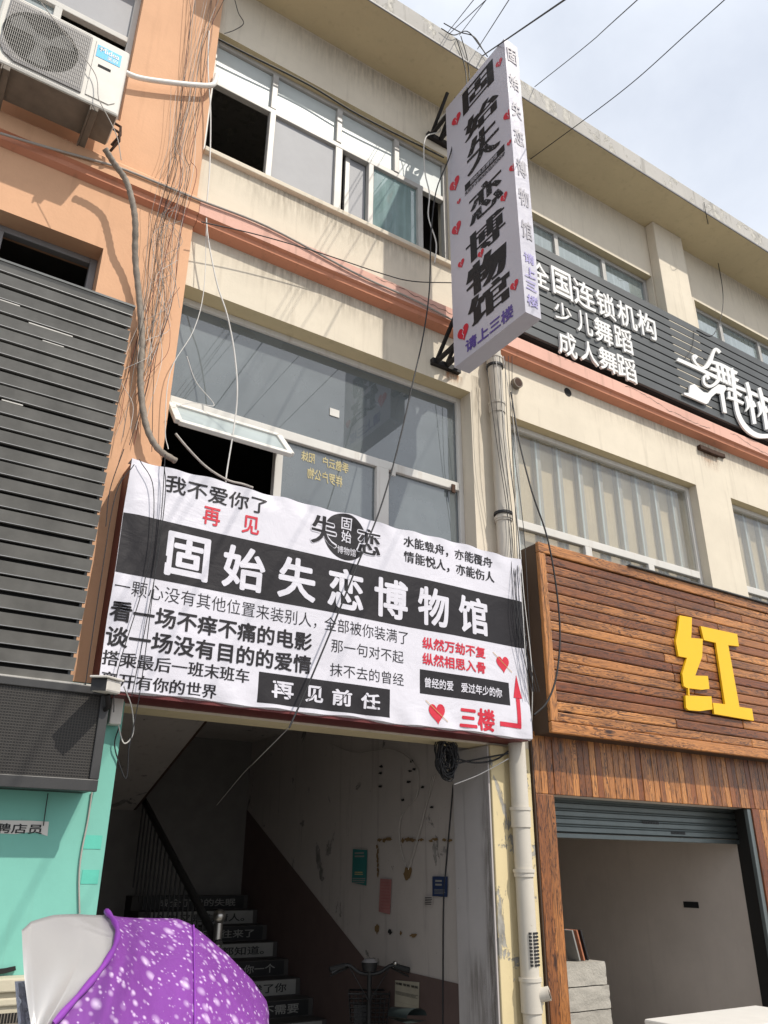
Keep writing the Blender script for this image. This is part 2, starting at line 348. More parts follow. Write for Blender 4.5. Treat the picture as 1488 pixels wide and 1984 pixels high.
    def build(s, name, mats, parent=None, bevel=0.0, label=None, loc=None):
        if not isinstance(mats, (list, tuple)): mats = [mats]
        if parent is not None: org = ORG[parent.name]
        elif loc is not None: org = Vector(loc)
        else:
            xs, ys, zs = zip(*s.v); org = Vector(((min(xs)+max(xs))/2, (min(ys)+max(ys))/2, min(zs)))
        me = bpy.data.meshes.new(name)
        me.from_pydata([(p[0]-org.x, p[1]-org.y, p[2]-org.z) for p in s.v], [], s.f)
        me.polygons.foreach_set('material_index', s.m); me.polygons.foreach_set('use_smooth', s.sm)
        a = me.attributes.new('rnd', 'FLOAT', 'FACE'); a.data.foreach_set('value', s.r)
        for m in mats: me.materials.append(m)
        me.update()
        o = bpy.data.objects.new(name, me); col.objects.link(o)
        if parent is not None: o.parent = parent
        else: o.location = org
        ORG[o.name] = org
        if bevel:
            b = o.modifiers.new('bevel', 'BEVEL'); b.width = bevel; b.segments = 2; b.limit_method = 'ANGLE'; b.angle_limit = R(40)
        if label: o['label'] = label
        return o

_gc = {}
def glyphs(body, bold=0.0, aniso=1.0, extrude=0.0):
    key = (body, bold, aniso, extrude)
    if key in _gc: return _gc[key]
    c = bpy.data.curves.new('t', 'FONT'); c.body = body; c.resolution_u = 3; c.offset = bold; c.extrude = extrude
    o = bpy.data.objects.new('t', c); col.objects.link(o)
    dg = bpy.context.evaluated_depsgraph_get(); dg.update()
    me = bpy.data.meshes.new_from_object(o.evaluated_get(dg))
    vs = [(v.co.x*aniso, v.co.y, v.co.z) for v in me.vertices]; fs = [tuple(p.vertices) for p in me.polygons]
    bpy.data.objects.remove(o); bpy.data.meshes.remove(me)
    _gc[key] = (vs, fs); return vs, fs

def tag(o, label=None, cat=None, group=None, kind=None):
    if label: o['label'] = label
    if cat: o['category'] = cat
    if group: o['group'] = group
    if kind: o['kind'] = kind
    return o
def thing(name, loc, label, cat, group=None):
    o = bpy.data.objects.new(name, None); col.objects.link(o); o.location = loc; o.empty_display_size = 0.1
    ORG[o.name] = Vector(loc); return tag(o, label, cat, group)
def copy_tree(o, delta):
    c = o.copy(); col.objects.link(c); c.location = o.location + Vector(delta); ORG[c.name] = c.location.copy()
    for ch in list(o.children):
        d = ch.copy(); col.objects.link(d); d.parent = c
        for g in list(ch.children): e = g.copy(); col.objects.link(e); e.parent = d
    return c

def smooth_path(pts, n=6):
    pts = [Vector(p) for p in pts]
    if len(pts) < 3: return pts
    out = []
    P = [pts[0]*2-pts[1]] + pts + [pts[-1]*2-pts[-2]]
    for i in range(1, len(P)-2):
        for k in range(n):
            t = k/n; a, b, c, d = P[i-1], P[i], P[i+1], P[i+2]
            out.append(0.5*((2*b)+(c-a)*t+(2*a-5*b+4*c-d)*t*t+(3*b-a-3*c+d)*t*t*t))
    return out+[pts[-1]]

def facade(mb, x0, x1, z0, z1, holes, Y, th, mi=0, mr=0, ms=None):
    xs = sorted({x0, x1, *[h[0] for h in holes], *[h[1] for h in holes]}); zs = sorted({z0, z1, *[h[2] for h in holes], *[h[3] for h in holes]})
    for i in range(len(xs)-1):
        for j in range(len(zs)-1):
            a, b, c, d = xs[i], xs[i+1], zs[j], zs[j+1]
            if any(h[0] <= a and b <= h[1] and h[2] <= c and d <= h[3] for h in holes): continue
            mb.quad((a, Y, c), (b, Y, c), (b, Y, d), (a, Y, d), mi); mb.quad((b, Y+th, c), (a, Y+th, c), (a, Y+th, d), (b, Y+th, d), mi)
    for (a, b, c, d) in holes:
        mb.quad((a, Y, c), (a, Y, d), (a, Y+th, d), (a, Y+th, c), mr); mb.quad((b, Y, c), (b, Y+th, c), (b, Y+th, d), (b, Y, d), mr)
        mb.quad((a, Y, d), (b, Y, d), (b, Y+th, d), (a, Y+th, d), mr if ms is None else ms); mb.quad((a, Y, c), (a, Y+th, c), (b, Y+th, c), (b, Y, c), mr)
    for (p, q) in (((x0, z0), (x0, z1)), ((x1, z1), (x1, z0)), ((x0, z1), (x1, z1)), ((x1, z0), (x0, z0))):
        mb.quad((p[0], Y, p[1]), (p[0], Y+th, p[1]), (q[0], Y+th, q[1]), (q[0], Y, q[1]), mi)

def window(root, x0, x1, z0, z1, Y, members, panes, fm, w=0.05, d=0.06, label=None):
    m = MB()
    m.box(x0, x0+w, Y, Y+d, z0, z1); m.box(x1-w, x1, Y, Y+d, z0, z1)
    m.box(x0+w, x1-w, Y, Y+d, z1-w, z1); m.box(x0+w, x1-w, Y, Y+d, z0, z0+w)
    for i, (a, b, c, e) in enumerate(members): m.box(a, b, Y-0.004-0.003*(i % 5), Y+d-0.004-0.003*(i % 5), c, e)
    f = m.build('window', fm, root, 0.006, label)
    for p in panes:
        a, b, c, e, mt = p[:5]; yy = Y+0.03+(p[5] if len(p) > 5 else 0)
        MB().box(a, b, yy, yy+0.006, c, e).build('pane', M[mt], f)
    return f

# ------------------------------------------------------------ ground
tag(MB().box(-60, 60, -60, -7.0, GZ-0.5, GZ-0.13).build('road', M['asphalt']), kind='structure')
tag(MB().box(-60, 60, -6.99, 60, GZ-0.5, GZ).build('pavement', M['concrete_floor'], None, 0.02), kind='structure')

# ------------------------------------------------------------ cream building
XR = 16.0
B = thing('shop_building', (8.5, 2, GZ), 'three storey cream building with pink band and deep concrete eave', 'building')
mb = MB()
holes = [(1.36, 4.0, 7.12, 8.58), (1.36, 4.14, 3.75, 5.70), (4.72, 7.16, 7.2, 8.46), (7.98, 10.3, 7.2, 8.46), (4.62, 7.36, 3.6, 5.60), (7.98, 10.8, 3.6, 5.60),
         (1.33, 4.16, GZ, 2.50), (4.60, 9.4, GZ, 2.62), (10.9, 13.0, 7.2, 8.46)]
facade(mb, 1.33, XR, GZ, 9.28, holes, 0.0, 0.24, 0, 0, 1)
mb.build('wall', [M['cream'], M['soffit']], B)
e = MB(); e.box(1.33, XR, -0.59, 8, 9.28, 9.56, 0)
e.quad((1.33, -0.588, 9.277), (1.33, -0.001, 9.277), (XR, -0.001, 9.277), (XR, -0.588, 9.277), 1)
e.box(1.33, XR, -0.60, -0.585, 9.27, 9.30, 2)
e.build('roof', [M['concrete'], M['soffit'], M['acgrey']], B, 0.012)
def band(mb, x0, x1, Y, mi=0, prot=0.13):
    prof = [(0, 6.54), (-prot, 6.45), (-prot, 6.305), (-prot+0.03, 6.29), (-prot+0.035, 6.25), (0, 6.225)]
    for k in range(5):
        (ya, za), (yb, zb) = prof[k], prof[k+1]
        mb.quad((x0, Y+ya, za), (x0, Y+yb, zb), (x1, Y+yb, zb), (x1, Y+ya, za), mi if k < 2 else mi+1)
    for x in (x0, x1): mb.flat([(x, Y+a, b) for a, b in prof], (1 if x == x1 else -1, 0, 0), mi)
b_ = MB(); band(b_, 1.365, XR, -0.002); b_.build('cornice_band', [M['pink'], M['band_shade']], B)
MB().box(7.18, 7.74, -0.13, -0.002, 6.6, 9.275).build('pilaster', M['cream'], B, 0.008)
MB().box(1.37, 4.0, -0.05, 0.12, 7.07, 7.118).build('window_sill', M['cream'], B, 0.006)
pm = MB(); pm.box(4.162, 4.58, -0.012, 0.23, GZ, 2.50); pm.box(4.162, 4.30, -0.03, -0.0125, GZ, 2.50)
pm.build('pier', M['cream_peel'], B, 0.008, label='pier of cracked flaking cream paint beside the drain pipe')
ps = MB(); ps.box(4.146, 4.161, -0.012, 0.43, GZ, 2.49); ps.build('pier_side', M['pierside'], B)
# rooms behind the windows
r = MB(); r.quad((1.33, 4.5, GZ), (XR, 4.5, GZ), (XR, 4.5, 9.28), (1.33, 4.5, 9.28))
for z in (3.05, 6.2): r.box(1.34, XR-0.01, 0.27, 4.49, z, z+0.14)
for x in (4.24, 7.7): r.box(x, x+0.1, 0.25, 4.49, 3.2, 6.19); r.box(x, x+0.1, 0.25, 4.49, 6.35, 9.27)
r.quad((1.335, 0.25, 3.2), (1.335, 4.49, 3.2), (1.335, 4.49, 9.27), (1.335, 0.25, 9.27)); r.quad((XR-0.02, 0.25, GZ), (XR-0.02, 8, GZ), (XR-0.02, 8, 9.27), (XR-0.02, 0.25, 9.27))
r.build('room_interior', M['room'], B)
# third floor left window
Y3 = 0.08
w3 = window(B, 1.36, 4.0, 7.12, 8.58, Y3,
    [(1.41, 3.95, 8.02, 8.08), (1.955, 2.015, 8.08, 8.53), (2.655, 2.715, 8.08, 8.53), (3.33, 3.39, 8.08, 8.53),
     (1.955, 2.015, 7.17, 8.02), (2.655, 2.735, 7.17, 8.02), (3.03, 3.09, 7.17, 8.02), (3.62, 3.68, 7.17, 8.02)],
    [(1.41, 1.955, 8.08, 8.53, 'film_pane'), (2.015, 2.655, 8.08, 8.53, 'film_pane'), (2.715, 3.33, 8.08, 8.53, 'film_pane'), (3.39, 3.95, 8.08, 8.53, 'film_pane'),
     (2.015, 2.655, 7.17, 8.02, 'sheet'), (2.84, 3.03, 7.17, 8.02, 'sheet', 0.03), (3.09, 3.62, 7.17, 8.02, 'teal_film')], M['alu'], 0.045,
    label='third floor aluminium window with two open dark casements')
cu = MB(); cu.grid(lambda u, v: (3.05+u*0.62, 0.20+0.02*math.sin(u*26), 7.14+v*0.92), 60, 2); cu.build('curtain', M['tealcurtain'], w3, label='torn pale teal curtain')
cu = MB(); cu.grid(lambda u, v: (3.48+u*0.14, 0.185+0.012*math.sin(u*16), 7.14+v*0.92), 20, 2); cu.build('curtain', M['curtain'], w3)
mb = MB().box(2.80, 2.845, Y3+0.05, Y3+0.085, 7.17, 8.02); mb.build('sash', M['alu'], w3)
# second floor window over the stairway
Y2 = 0.15
w2 = window(B, 1.36, 4.14, 3.75, 5.70, Y2,
    [(1.41, 4.09, 4.72, 4.80), (2.28, 2.345, 3.8, 4.72), (3.21, 3.33, 3.8, 4.72)],
    [(1.41, 4.09, 4.80, 5.65, 'glass_big'), (2.345, 3.21, 3.80, 4.72, 'glass_big'), (3.33, 4.09, 3.80, 4.72, 'glass_big')], M['pvc'], 0.05,
    label='second floor white window with one awning sash propped open')
t = MB(); PY = lambda px, py: at(px, py, Y2+0.02)
for body, L, Rr, T_, Bt in (('季傲云户　阳妹', (584, 895), (676, 910), (650, 890), (650, 910)), ('样罗户公物', (596, 925), (664, 940), (630, 913), (630, 935))):
    a, b, c, d = PY(*L), PY(*Rr), PY(*T_), PY(*Bt)
    t.text(body, b.x, a.x, d.z, c.z, lambda u, v, h: (u, Y2+0.028-h, v), 0, 0.02)
t.build('pane_lettering', M['gold'], w2)
# hinged awning sash
s_ = MB(); A = Vector((1.42, 0.14, 4.72)); D_ = Vector((0, -0.245, -0.27)); wd = 0.87; n_ = Vector((0, 0, 1)).cross(Vector((1, 0, 0))); N_ = Vector((1, 0, 0)).cross(D_).normalized()*-1
def sq(u, v): return A + Vector((u*wd, 0, 0)) + D_*v
for a, b in (((0, 0), (1, 0)), ((0, 1), (1, 1)), ((0, 0), (0, 1)), ((1, 0), (1, 1))): s_.beam(sq(*a), sq(*b), 0.055, 0.035, 0, N_)
sash = s_.build('open_sash', M['pvc'], w2, 0.005)
g = MB(); g.quad(sq(0.03, 0.05), sq(0.97, 0.05), sq(0.97, 0.95), sq(0.03, 0.95)); g.build('pane', M['film_glass'], w2)
st_ = MB()
a = at(648, 800, Y2+0.026); st_.box(a.x-0.045, a.x+0.045, Y2+0.022, Y2+0.028, a.z-0.035, a.z+0.035); st_.build('sticker', M['paper'], w2)
for px, py in ((762, 912), (878, 945)):
    a = at(px, py, Y2-0.02); MB().box(a.x-0.018, a.x+0.018, Y2-0.03, Y2-0.015, a.z-0.05, a.z+0.03).build('latch', M['rust'] if px > 800 else M['pvc'], w2)
# third floor right windows
for x0, x1, xs in ((4.72, 7.16, (5.60, 6.38)), (7.98, 10.3, (8.62, 9.46)), (10.9, 13.0, (11.6, 12.3))):
    mem = [(x-0.03, x+0.03, 7.25, 8.41) for x in xs]; ed = [x0+0.05]+[v for x in xs for v in (x-0.03, x+0.03)]+[x1-0.05]
    window(B, x0, x1, 7.2, 8.46, 0.09, mem, [(ed[i], ed[i+1], 7.25, 8.41, 'glass_dust') for i in (0, 2, 4)], M['alu'], 0.05,
           label='grimy grey-green window above the dance sign')
# second floor right windows with studs behind
for k, (x0, x1) in enumerate(((4.62, 7.36), (7.98, 10.8))):
    mids = (5.62, 6.52) if k == 0 else (8.9, 9.85)
    ed = [x0+0.05]+[v for x in mids for v in (x-0.045, x+0.045)]+[x1-0.05]
    ww = window(B, x0, x1, 3.6, 5.60, 0.10, [(x0+0.05, x1-0.05, 4.50, 4.58)]+[(x-0.045, x+0.045, 3.65, 4.5) for x in mids],
       [(x0+0.05, x1-0.05, 4.58, 5.55, 'glass_stud')]+[(ed[i], ed[i+1], 3.65, 4.5, 'glass_stud') for i in (0, 2, 4)], M['pvc'], 0.05,
       label='white window with boarding and pale upright studs behind its glass')
    MB().box(x0-0.1, x1+0.1, 0.245, 0.265, 3.45, 5.8).build('board', M['board_beige'], ww)
    for j in range(9):
        xx = x0+0.18+j*0.292
        q = MB().box(xx, xx+0.07, 0.19, 0.243, 3.62, 5.59, 0); q.box(xx, xx+0.02, 0.182, 0.19, 3.62, 5.59, 1); q.build('stud', [M['alu'], M['stud']], ww)
# holes in the wall
v1 = at(998, 745, 0); v2 = at(1100, 760, 0)
q = MB(); q.tube([(v1.x, 0.03, v1.z), (v1.x, -0.05, v1.z)], 0.058, 20, 0); q.tube([(v1.x, -0.051, v1.z), (v1.x, -0.052, v1.z)], 0.045, 20, 1)
tag(q.build('vent_cap', [M['acunder'], M['rust']]), 'round brown vent cap on the cream wall beside the drain pipe', 'vent')
q = MB(); q.tube([(v2.x, 0.03, v2.z), (v2.x, -0.004, v2.z)], 0.05, 20, 0); q.build('wall_hole', M['gap'], B)
q = MB(); a, b = at(1350, 866, 0), at(1400, 882, 0)
q.box(a.x, b.x-0.12, -0.05, -0.001, a.z-0.04, a.z+0.015); q.box(b.x-0.2, b.x, -0.035, -0.001, a.z-0.02, a.z+0.03)
tag(q.build('rusty_bracket', M['rust'], None, 0.004), 'short rusted steel bracket stub on the cream wall', 'bracket')

def stain_mat(name, c, k=1.0):
    t = NT(name); t.n.remove(t.b); tr = t.new('ShaderNodeBsdfTransparent'); df = t.new('ShaderNodeBsdfDiffuse'); df.inputs[0].default_value = (*c, 1)
    at_ = t.new('ShaderNodeAttribute', attribute_name='fade'); m_ = t.new('ShaderNodeMixShader')
    t.l.new(t.math('MULTIPLY', t.math('MULTIPLY', at_.outputs['Fac'], t.ramp(t.noise(5, 6, 0.65, (7, 7, 0.8)), 0.35, 0.72)), k), m_.inputs[0])
    t.l.new(tr.outputs[0], m_.inputs[1]); t.l.new(df.outputs[0], m_.inputs[2]); t.l.new(m_.outputs[0], t.n['Material Output'].inputs[0]); return t.m
RUSTY, GRIME = stain_mat('rust_run', (0.36, 0.13, 0.03), 0.9), stain_mat('grime_run', (0.15, 0.12, 0.09), 0.45)
def stain(x0, x1, zt, zb, Y, mt, root, nu=12, nv=8):   # a run of dirt that thins out downwards, on the wall's own surface
    q = MB(); vs = []; q.grid(lambda u, v: (x0+u*(x1-x0), Y, zb+v*(zt-zb)), nu, nv, 0)
    o = q.build('stain', mt, root); a = o.data.attributes.new('fade', 'FLOAT', 'POINT')
    a.data.foreach_set('value', [((j/nv)**1.2)*min(1, 4*min(i, nu-i)/nu) for j in range(nv+1) for i in range(nu+1)])
stain(3.80, 4.06, 5.83, 5.70, -0.0015, RUSTY, B); stain(3.86, 3.95, 5.83, 5.72, -0.002, RUSTY, B); stain(7.52, 7.9, 6.09, 5.86, -0.0015, RUSTY, B)
stain(1.4, 3.98, 7.065, 6.72, -0.0015, GRIME, B, 40); stain(4.9, 13, 6.22, 5.9, -0.0015, GRIME, B, 60); stain(1.4, 4.2, 6.22, 5.9, -0.0015, GRIME, B, 40)
stain(1.4, 7.1, 9.26, 8.75, -0.0015, GRIME, B, 60); stain(7.8, 14, 9.26, 8.75, -0.0015, GRIME, B, 60); stain(4.6, 4.75, 5.95, 5.1, -0.0015, GRIME, B); stain(4.15, 4.28, 5.9, 4.4, -0.0015, GRIME, B)
for (ya, yb, za, zb) in ((-0.008, 0.13, 0.3, 2.45), (0.0, 0.08, 0.5, 1.9), (0.1, 0.42, 0.2, 1.1)):
    q = MB(); q.grid(lambda u, v: (4.1445-0.001*(yb < .1), ya+u*(yb-ya), za+v*(zb-za)), 10, 20)
    o = q.build('stain', GRIME, B); a = o.data.attributes.new('fade', 'FLOAT', 'POINT')
    a.data.foreach_set('value', [min(1, 1.6*(1-abs(i/10-.3)/.7)**1.5*min(1, 5*min(j, 20-j)/20)) for j in range(21) for i in range(11)])
random.seed(77)
for (xa, xb, za) in ((3.0, 4.2, 6.43), (6.2, 7.6, 6.42), (8.0, 9.5, 6.40)):
    q = MB(); x = xa; z = za
    while x < xb:
        xn = x+random.uniform(.02, .06); zn = min(6.44, max(6.33, z+random.uniform(-.018, .015))); w_ = random.uniform(.001, .003)
        q.quad((x, -0.134, z-w_), (xn, -0.134, zn-w_), (xn, -0.134, zn+w_), (x, -0.134, z+w_)); x, z = xn, zn
    q.build('crack', M['gap'], B)

# ------------------------------------------------------------ stairway passage (parts of the cream building)
p = MB()
p.quad((4.162, 0.24, GZ), (4.162, 7.6, GZ), (4.162, 7.6, 3.5), (4.162, 0.24, 3.5))
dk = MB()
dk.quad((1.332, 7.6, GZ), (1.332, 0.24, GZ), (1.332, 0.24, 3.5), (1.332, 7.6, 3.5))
dk.quad((4.162, 7.6, GZ), (1.332, 7.6, GZ), (1.332, 7.6, 6), (4.162, 7.6, 6)); dk.build('stairwell_back', M['shade_wall'], B)
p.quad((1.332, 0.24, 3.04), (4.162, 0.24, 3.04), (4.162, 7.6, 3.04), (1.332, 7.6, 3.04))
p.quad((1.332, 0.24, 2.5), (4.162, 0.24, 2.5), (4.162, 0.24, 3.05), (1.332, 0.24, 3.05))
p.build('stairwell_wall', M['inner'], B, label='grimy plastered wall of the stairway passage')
dd = MB(); X = 4.156
dd.flat([(X, 0.24, GZ), (X, 0.24, 0.84), (X, 1.72, 0.88), (X, 5.65, 2.83), (X, 5.65, GZ)], (-1, 0, 0)); dd.build('dado', M['dado'], B)
# stains, holes and torn tape on the stairwell wall
SM = [plain('brown_glue_residue', (0.17, 0.105, 0.045), 0.9), M['gap']]
def wx(px, py, X=4.15): return atx(px, py, X)
random.seed(3)
def blob(cx, cy, rx, ry, mi, n=14):
    c = wx(cx, cy); pts = []
    for i in range(n):
        a = 2*math.pi*i/n; k = random.uniform(0.6, 1.25); q = wx(cx+rx*k*math.cos(a), cy+ry*k*math.sin(a)); pts.append((4.152, q.y, q.z))
    MB().flat(pts, (-1, 0, 0), 0).build('wall_stain', SM[mi], B)
for px in range(735, 880, 9):
    if random.random() < 0.75: blob(px, 1627+random.uniform(-2, 3), random.uniform(3, 7), random.uniform(2, 5), 0)
for py in range(1640, 1695, 9): blob(731+random.uniform(-1, 1), py, 2, 6, 0)
for px, py in ((738, 1485), (737, 1498), (736, 1524), (797, 1475), (802, 1490), (794, 1494), (791, 1515), (780, 1550), (818, 1525), (836, 1564), (727, 1421)): blob(px, py, 4, 2.5, 1)
blob(730, 1800, 4, 10, 0); blob(755, 1805, 4, 6, 1); blob(800, 1812, 7, 4, 0); blob(776, 1808, 2, 4, 0); blob(790, 1693, 9, 14, 0, 18)

# ------------------------------------------------------------ staircase
ST = thing('staircase', (3.5, 4, GZ), 'dark stairs with lettered risers climbing inside the passage', 'stairs')
H_, TR = 0.137, 0.27
rows = {14: ('月你活得好久不见', 0), 13: ('我想去爱这世间万物', 1), 12: ('成全了我的失眠', 0), 11: ('今生又是有情人。', 1), 10: ('老死不相往来了', 0), 9: ('其实我都知道。', 1),
        8: ('你的人又不止你一个', 0), 7: ('我爱惨了你', 1), 6: ('可是他不需要', 0), 5: ('想说的话', 1), 4: ('都在心里', 0)}
Y0S, Z0S = 2.39, 0.38                                  # riser 5's top edge
m = MB()
for k in range(1, 18):
    y = Y0S+(k-5)*TR; z = Z0S+(k-5)*H_
    m.box(2.84, 4.15, y, y+TR+0.02, GZ if k < 3 else z-0.32, z)
m.box(1.34, 4.15, Y0S+13*TR, 7.59, 1.75, 2.02)
m.build('step', M['step'], ST)
for k, (txt, wh) in rows.items():
    y = Y0S+(k-5)*TR-0.004; z = Z0S+(k-5)*H_
    q = MB(); q.box(2.95, 4.10, y-0.002, y, z-H_+0.008, z-0.006, 0)
    q.text(txt, 4.0-min(1.0, 0.125*len(txt)), 4.0, z-H_*0.78, z-H_*0.22, lambda u, v, h: (u, y-0.004-h, v), 1, 0.015)
    q.build('riser_strip', [M['dimpaper'], M['black']] if wh else [M['black'], M['dimpaper']], ST)
ry = lambda y: 1.0 + (y-1.9)*H_/TR                      # rail height along the flight
rl = MB(); rl.tube([(2.88, 1.95, ry(1.95)+0.02), (2.88, 5.5, ry(5.5)+0.02)], 0.035, 8, 0)
rail = rl.build('handrail', M['iron'], ST)
for i in range(26):
    y = 2.08+i*0.13; MB().tube([(2.88, y, ry(y)-0.86), (2.88, y, ry(y))], 0.009, 6).build('baluster', M['iron'], ST)
nw = atx(425, 1775, 2.88)
MB().tube([(2.88, nw.y, GZ+0.1), (2.88, nw.y, nw.z-0.05)], 0.035, 14).ball((2.88, nw.y, nw.z), 0.052).build('newel_post', M['steel'], ST)
uf = MB(); a, b = (0.7, 3.55), (5.6, 1.80)              # flight climbing back overhead
uf.quad((1.34, a[0], a[1]), (2.80, a[0], a[1]), (2.80, b[0], b[1]), (1.34, b[0], b[1]), 0)
uf.quad((2.80, a[0], a[1]), (2.80, a[0], a[1]+0.28), (2.80, b[0], b[1]+0.28), (2.80, b[0], b[1]), 1)
uf.beam((2.805, a[0], a[1]+0.02), (2.805, b[0], b[1]+0.02), 0.05, 0.03, 2)
uf.build('upper_flight', [M['inner'], M['step'], M['rust']], ST)

# ------------------------------------------------------------ orange building with turquoise shopfront
OB = thing('orange_building', (-2.5, 2, GZ), 'orange rendered building with turquoise ground floor on the left', 'building')
o_ = MB(); facade(o_, -6, 1.355, 2.60, 9.6, [(-1.9, 0.68, 6.95, 8.62), (-2.2, 0.735, 4.3, 5.70)], -0.05, 0.29, 0, 0, 1)
o_.build('wall', [M['orange'], M['orange']], OB)
b_ = MB(); band(b_, -6, 1.36, -0.052, 0, 0.083); b_.build('cornice_band', [M['orange'], M['band_shade']], OB)
o_ = MB(); facade(o_, -6, 1.328, GZ, 2.595, [(-5.5, -2.2, GZ, 2.3)], -0.055, 0.29, 0, 0); o_.build('shopfront_wall', M['teal'], OB, label='turquoise painted shopfront wall')
TPM = plain('deeper_teal_paint', (0.10, 0.46, 0.36), 0.7)
for (ax, ay, bx, by) in ((157, 1640, 197, 1632), (158, 1700, 191, 1699)):
    a, b = at(ax, ay, -0.057), at(bx, by, -0.057); MB().box(a.x, min(b.x, 1.326), -0.0575, -0.0555, b.z-0.035, b.z+0.035).build('paint_patch', TPM, OB)
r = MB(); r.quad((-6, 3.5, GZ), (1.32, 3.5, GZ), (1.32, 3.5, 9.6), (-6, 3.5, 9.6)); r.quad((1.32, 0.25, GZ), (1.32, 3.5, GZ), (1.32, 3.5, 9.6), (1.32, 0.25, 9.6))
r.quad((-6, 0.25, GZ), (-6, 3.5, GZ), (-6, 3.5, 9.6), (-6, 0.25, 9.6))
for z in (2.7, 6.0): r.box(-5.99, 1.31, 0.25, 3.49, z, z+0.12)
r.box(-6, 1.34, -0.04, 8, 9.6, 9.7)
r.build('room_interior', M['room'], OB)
window(OB, -1.9, 0.68, 6.95, 8.62, 0.06, [(-1.85, 0.63, 7.95, 8.01), (0.05, 0.11, 7.0, 7.95), (-0.8, -0.74, 7.0, 7.95)],
       [(-1.85, 0.63, 8.01, 8.57, 'sheet'), (-0.74, 0.05, 7.0, 7.95, 'glass_dust'), (-1.85, -0.8, 7.0, 7.95, 'glass_dust')], M['pvc'], 0.05,
       label='white framed window behind the air conditioner')
wo = window(OB, -2.2, 0.735, 4.3, 5.70, 0.10, [(0.05, 0.10, 4.35, 5.65)], [(-2.15, 0.05, 4.35, 5.65, 'glass_dust')], M['acgrey'], 0.05, label='dark framed window above the slatted screen')
MB().box(-2.1, -0.06, 0.2, 0.21, 4.4, 5.64).build('curtain', M['curtain'], wo)

# slatted screen
LS = thing('louver_screen', (-2, -0.2, 2.5), 'big dark grey metal screen of horizontal slats on the orange wall', 'screen')
MB().box(-4.6, 0.95, -0.215, -0.20, 2.50, 5.08).build('backing_panel', M['gap'], LS)
nsl = 27; zt = 5.14; ph = (zt-2.5)/nsl
sl = MB()
for i in range(nsl):
    z1 = zt-i*ph+random.uniform(-.004, .004)
    pr = [(-0.228, z1-0.002), (-0.268, z1-0.006), (-0.246, z1-ph*0.76), (-0.225, z1-ph*0.76)]
    for k in range(3): sl.quad((-4.6, pr[k][0], pr[k][1]), (-4.6, pr[k+1][0], pr[k+1][1]), (0.968, pr[k+1][0], pr[k+1][1]), (0.968, pr[k][0], pr[k][1]))
    sl.flat([(0.968, a, b) for a, b in pr], (1, 0, 0)); sl.quad((-4.6, -0.225, z1-0.004), (-4.6, -0.235, z1-0.004), (0.968, -0.235, z1-0.004), (0.968, -0.225, z1-0.004)); sl.box(-4.6, 0.966, -0.262, -0.2465, z1-ph*0.80, z1-ph*0.765, 1)
sl.build('slats', [M['louver'], M['lip']], LS)
for k, (xa, xb, i) in enumerate(((-1, .28, 2), (-1, .05, 3), (.35, .62, 3), (.45, .58, 4), (.3, .42, 9), (-.5, .25, 17), (.1, .4, 22), (-.3, .3, 24))):
    z1 = zt-i*ph; MB().box(xa, xb, -0.258, -0.236, z1-ph*0.985, z1-ph*0.90).build('edge_strip', M['alu'], LS)
MB().box(-4.62, 0.975, -0.275, -0.10, 5.13, 5.145).box(0.94, 0.955, -0.24, -0.056, 2.5, 5.12).build('frame', M['slat'], LS)

# dark mesh box sign above the turquoise shop
LB = thing('led_sign', (-1, -0.2, 1.98), 'dark wire-mesh fronted box sign above the turquoise wall', 'sign')
MB().box(-4, 1.165, -0.285, -0.06, 1.985, 2.53).build('casing', M['steel_black'], LB)
MB().box(-3.96, 1.125, -0.296, -0.286, 2.04, 2.49).build('mesh_screen', M['mesh'], LB)
MB().box(-4.01, 1.175, -0.31, -0.27, 2.49, 2.535).box(-4.01, 1.175, -0.31, -0.27, 1.978, 2.04).box(1.126, 1.176, -0.309, -0.27, 2.041, 2.489).build('frame', plain('grey_steel_trim', (0.055, 0.054, 0.054), 0.45, 0.4), LB, 0.004)
MB().box(-4, 1.15, -0.29, -0.06, 2.536, 2.546).build('top_sheet', M['concrete'], LB)

# air conditioner
AC = thing('air_conditioner', (0.18, -0.35, 6.5), 'off-white outdoor air conditioner with round fan on brackets, orange wall', 'air conditioner')
x0, x1, z0, z1, yf, yb = -0.27, 0.60, 6.50, 7.16, -0.50, -0.19
MB().box(x0, x1, yf, yb, z0, z1).build('casing', [M['acwhite']], AC, 0.018)
MB().box(x0+0.01, x1-0.01, yf+0.01, yb-0.01, z0-0.004, z0+0.001).build('base_tray', M['acunder'], AC)
MB().poly([(x, yf-0.012, z) for x, z in ((x0+.05, z1-.05), (x0+.05, z0+.16), (x0+.09, z0+.09), (x0+.16, z0+.05), (0.33, z0+.05), (0.33, z1-.05))], 0.012, (0, -1, 0)).build('grille_surround', M['acgrey'], AC)
fc = Vector((0.02, yf-0.0135, 6.83)); q = MB()
q.flat([(fc.x+0.245*math.cos(a), fc.y, fc.z+0.245*math.sin(a)) for a in (2*math.pi*i/40 for i in range(40))], (0, -1, 0)); q.build('fan_opening', M['gap'], AC)
q = MB()
for k in range(3):
    a0 = 2*math.pi*k/3
    pts = [(fc.x+r*math.cos(a0+a), fc.y-0.002, fc.z+r*math.sin(a0+a)) for r, a in ((.05, 0), (.22, .25), (.23, .7), (.2, .95), (.05, .8))]
    q.flat(pts, (0, -1, 0))
q.ball((fc.x, fc.y-0.001, fc.z), 0.06, 0, 8, (1, 0.1, 1)); q.build('fan', plain('grey_fan', (0.09, 0.09, 0.09), 0.6), AC)
q = MB(); gx0, gx1, gz0, gz1 = x0+0.06, 0.32, z0+0.06, z1-0.06
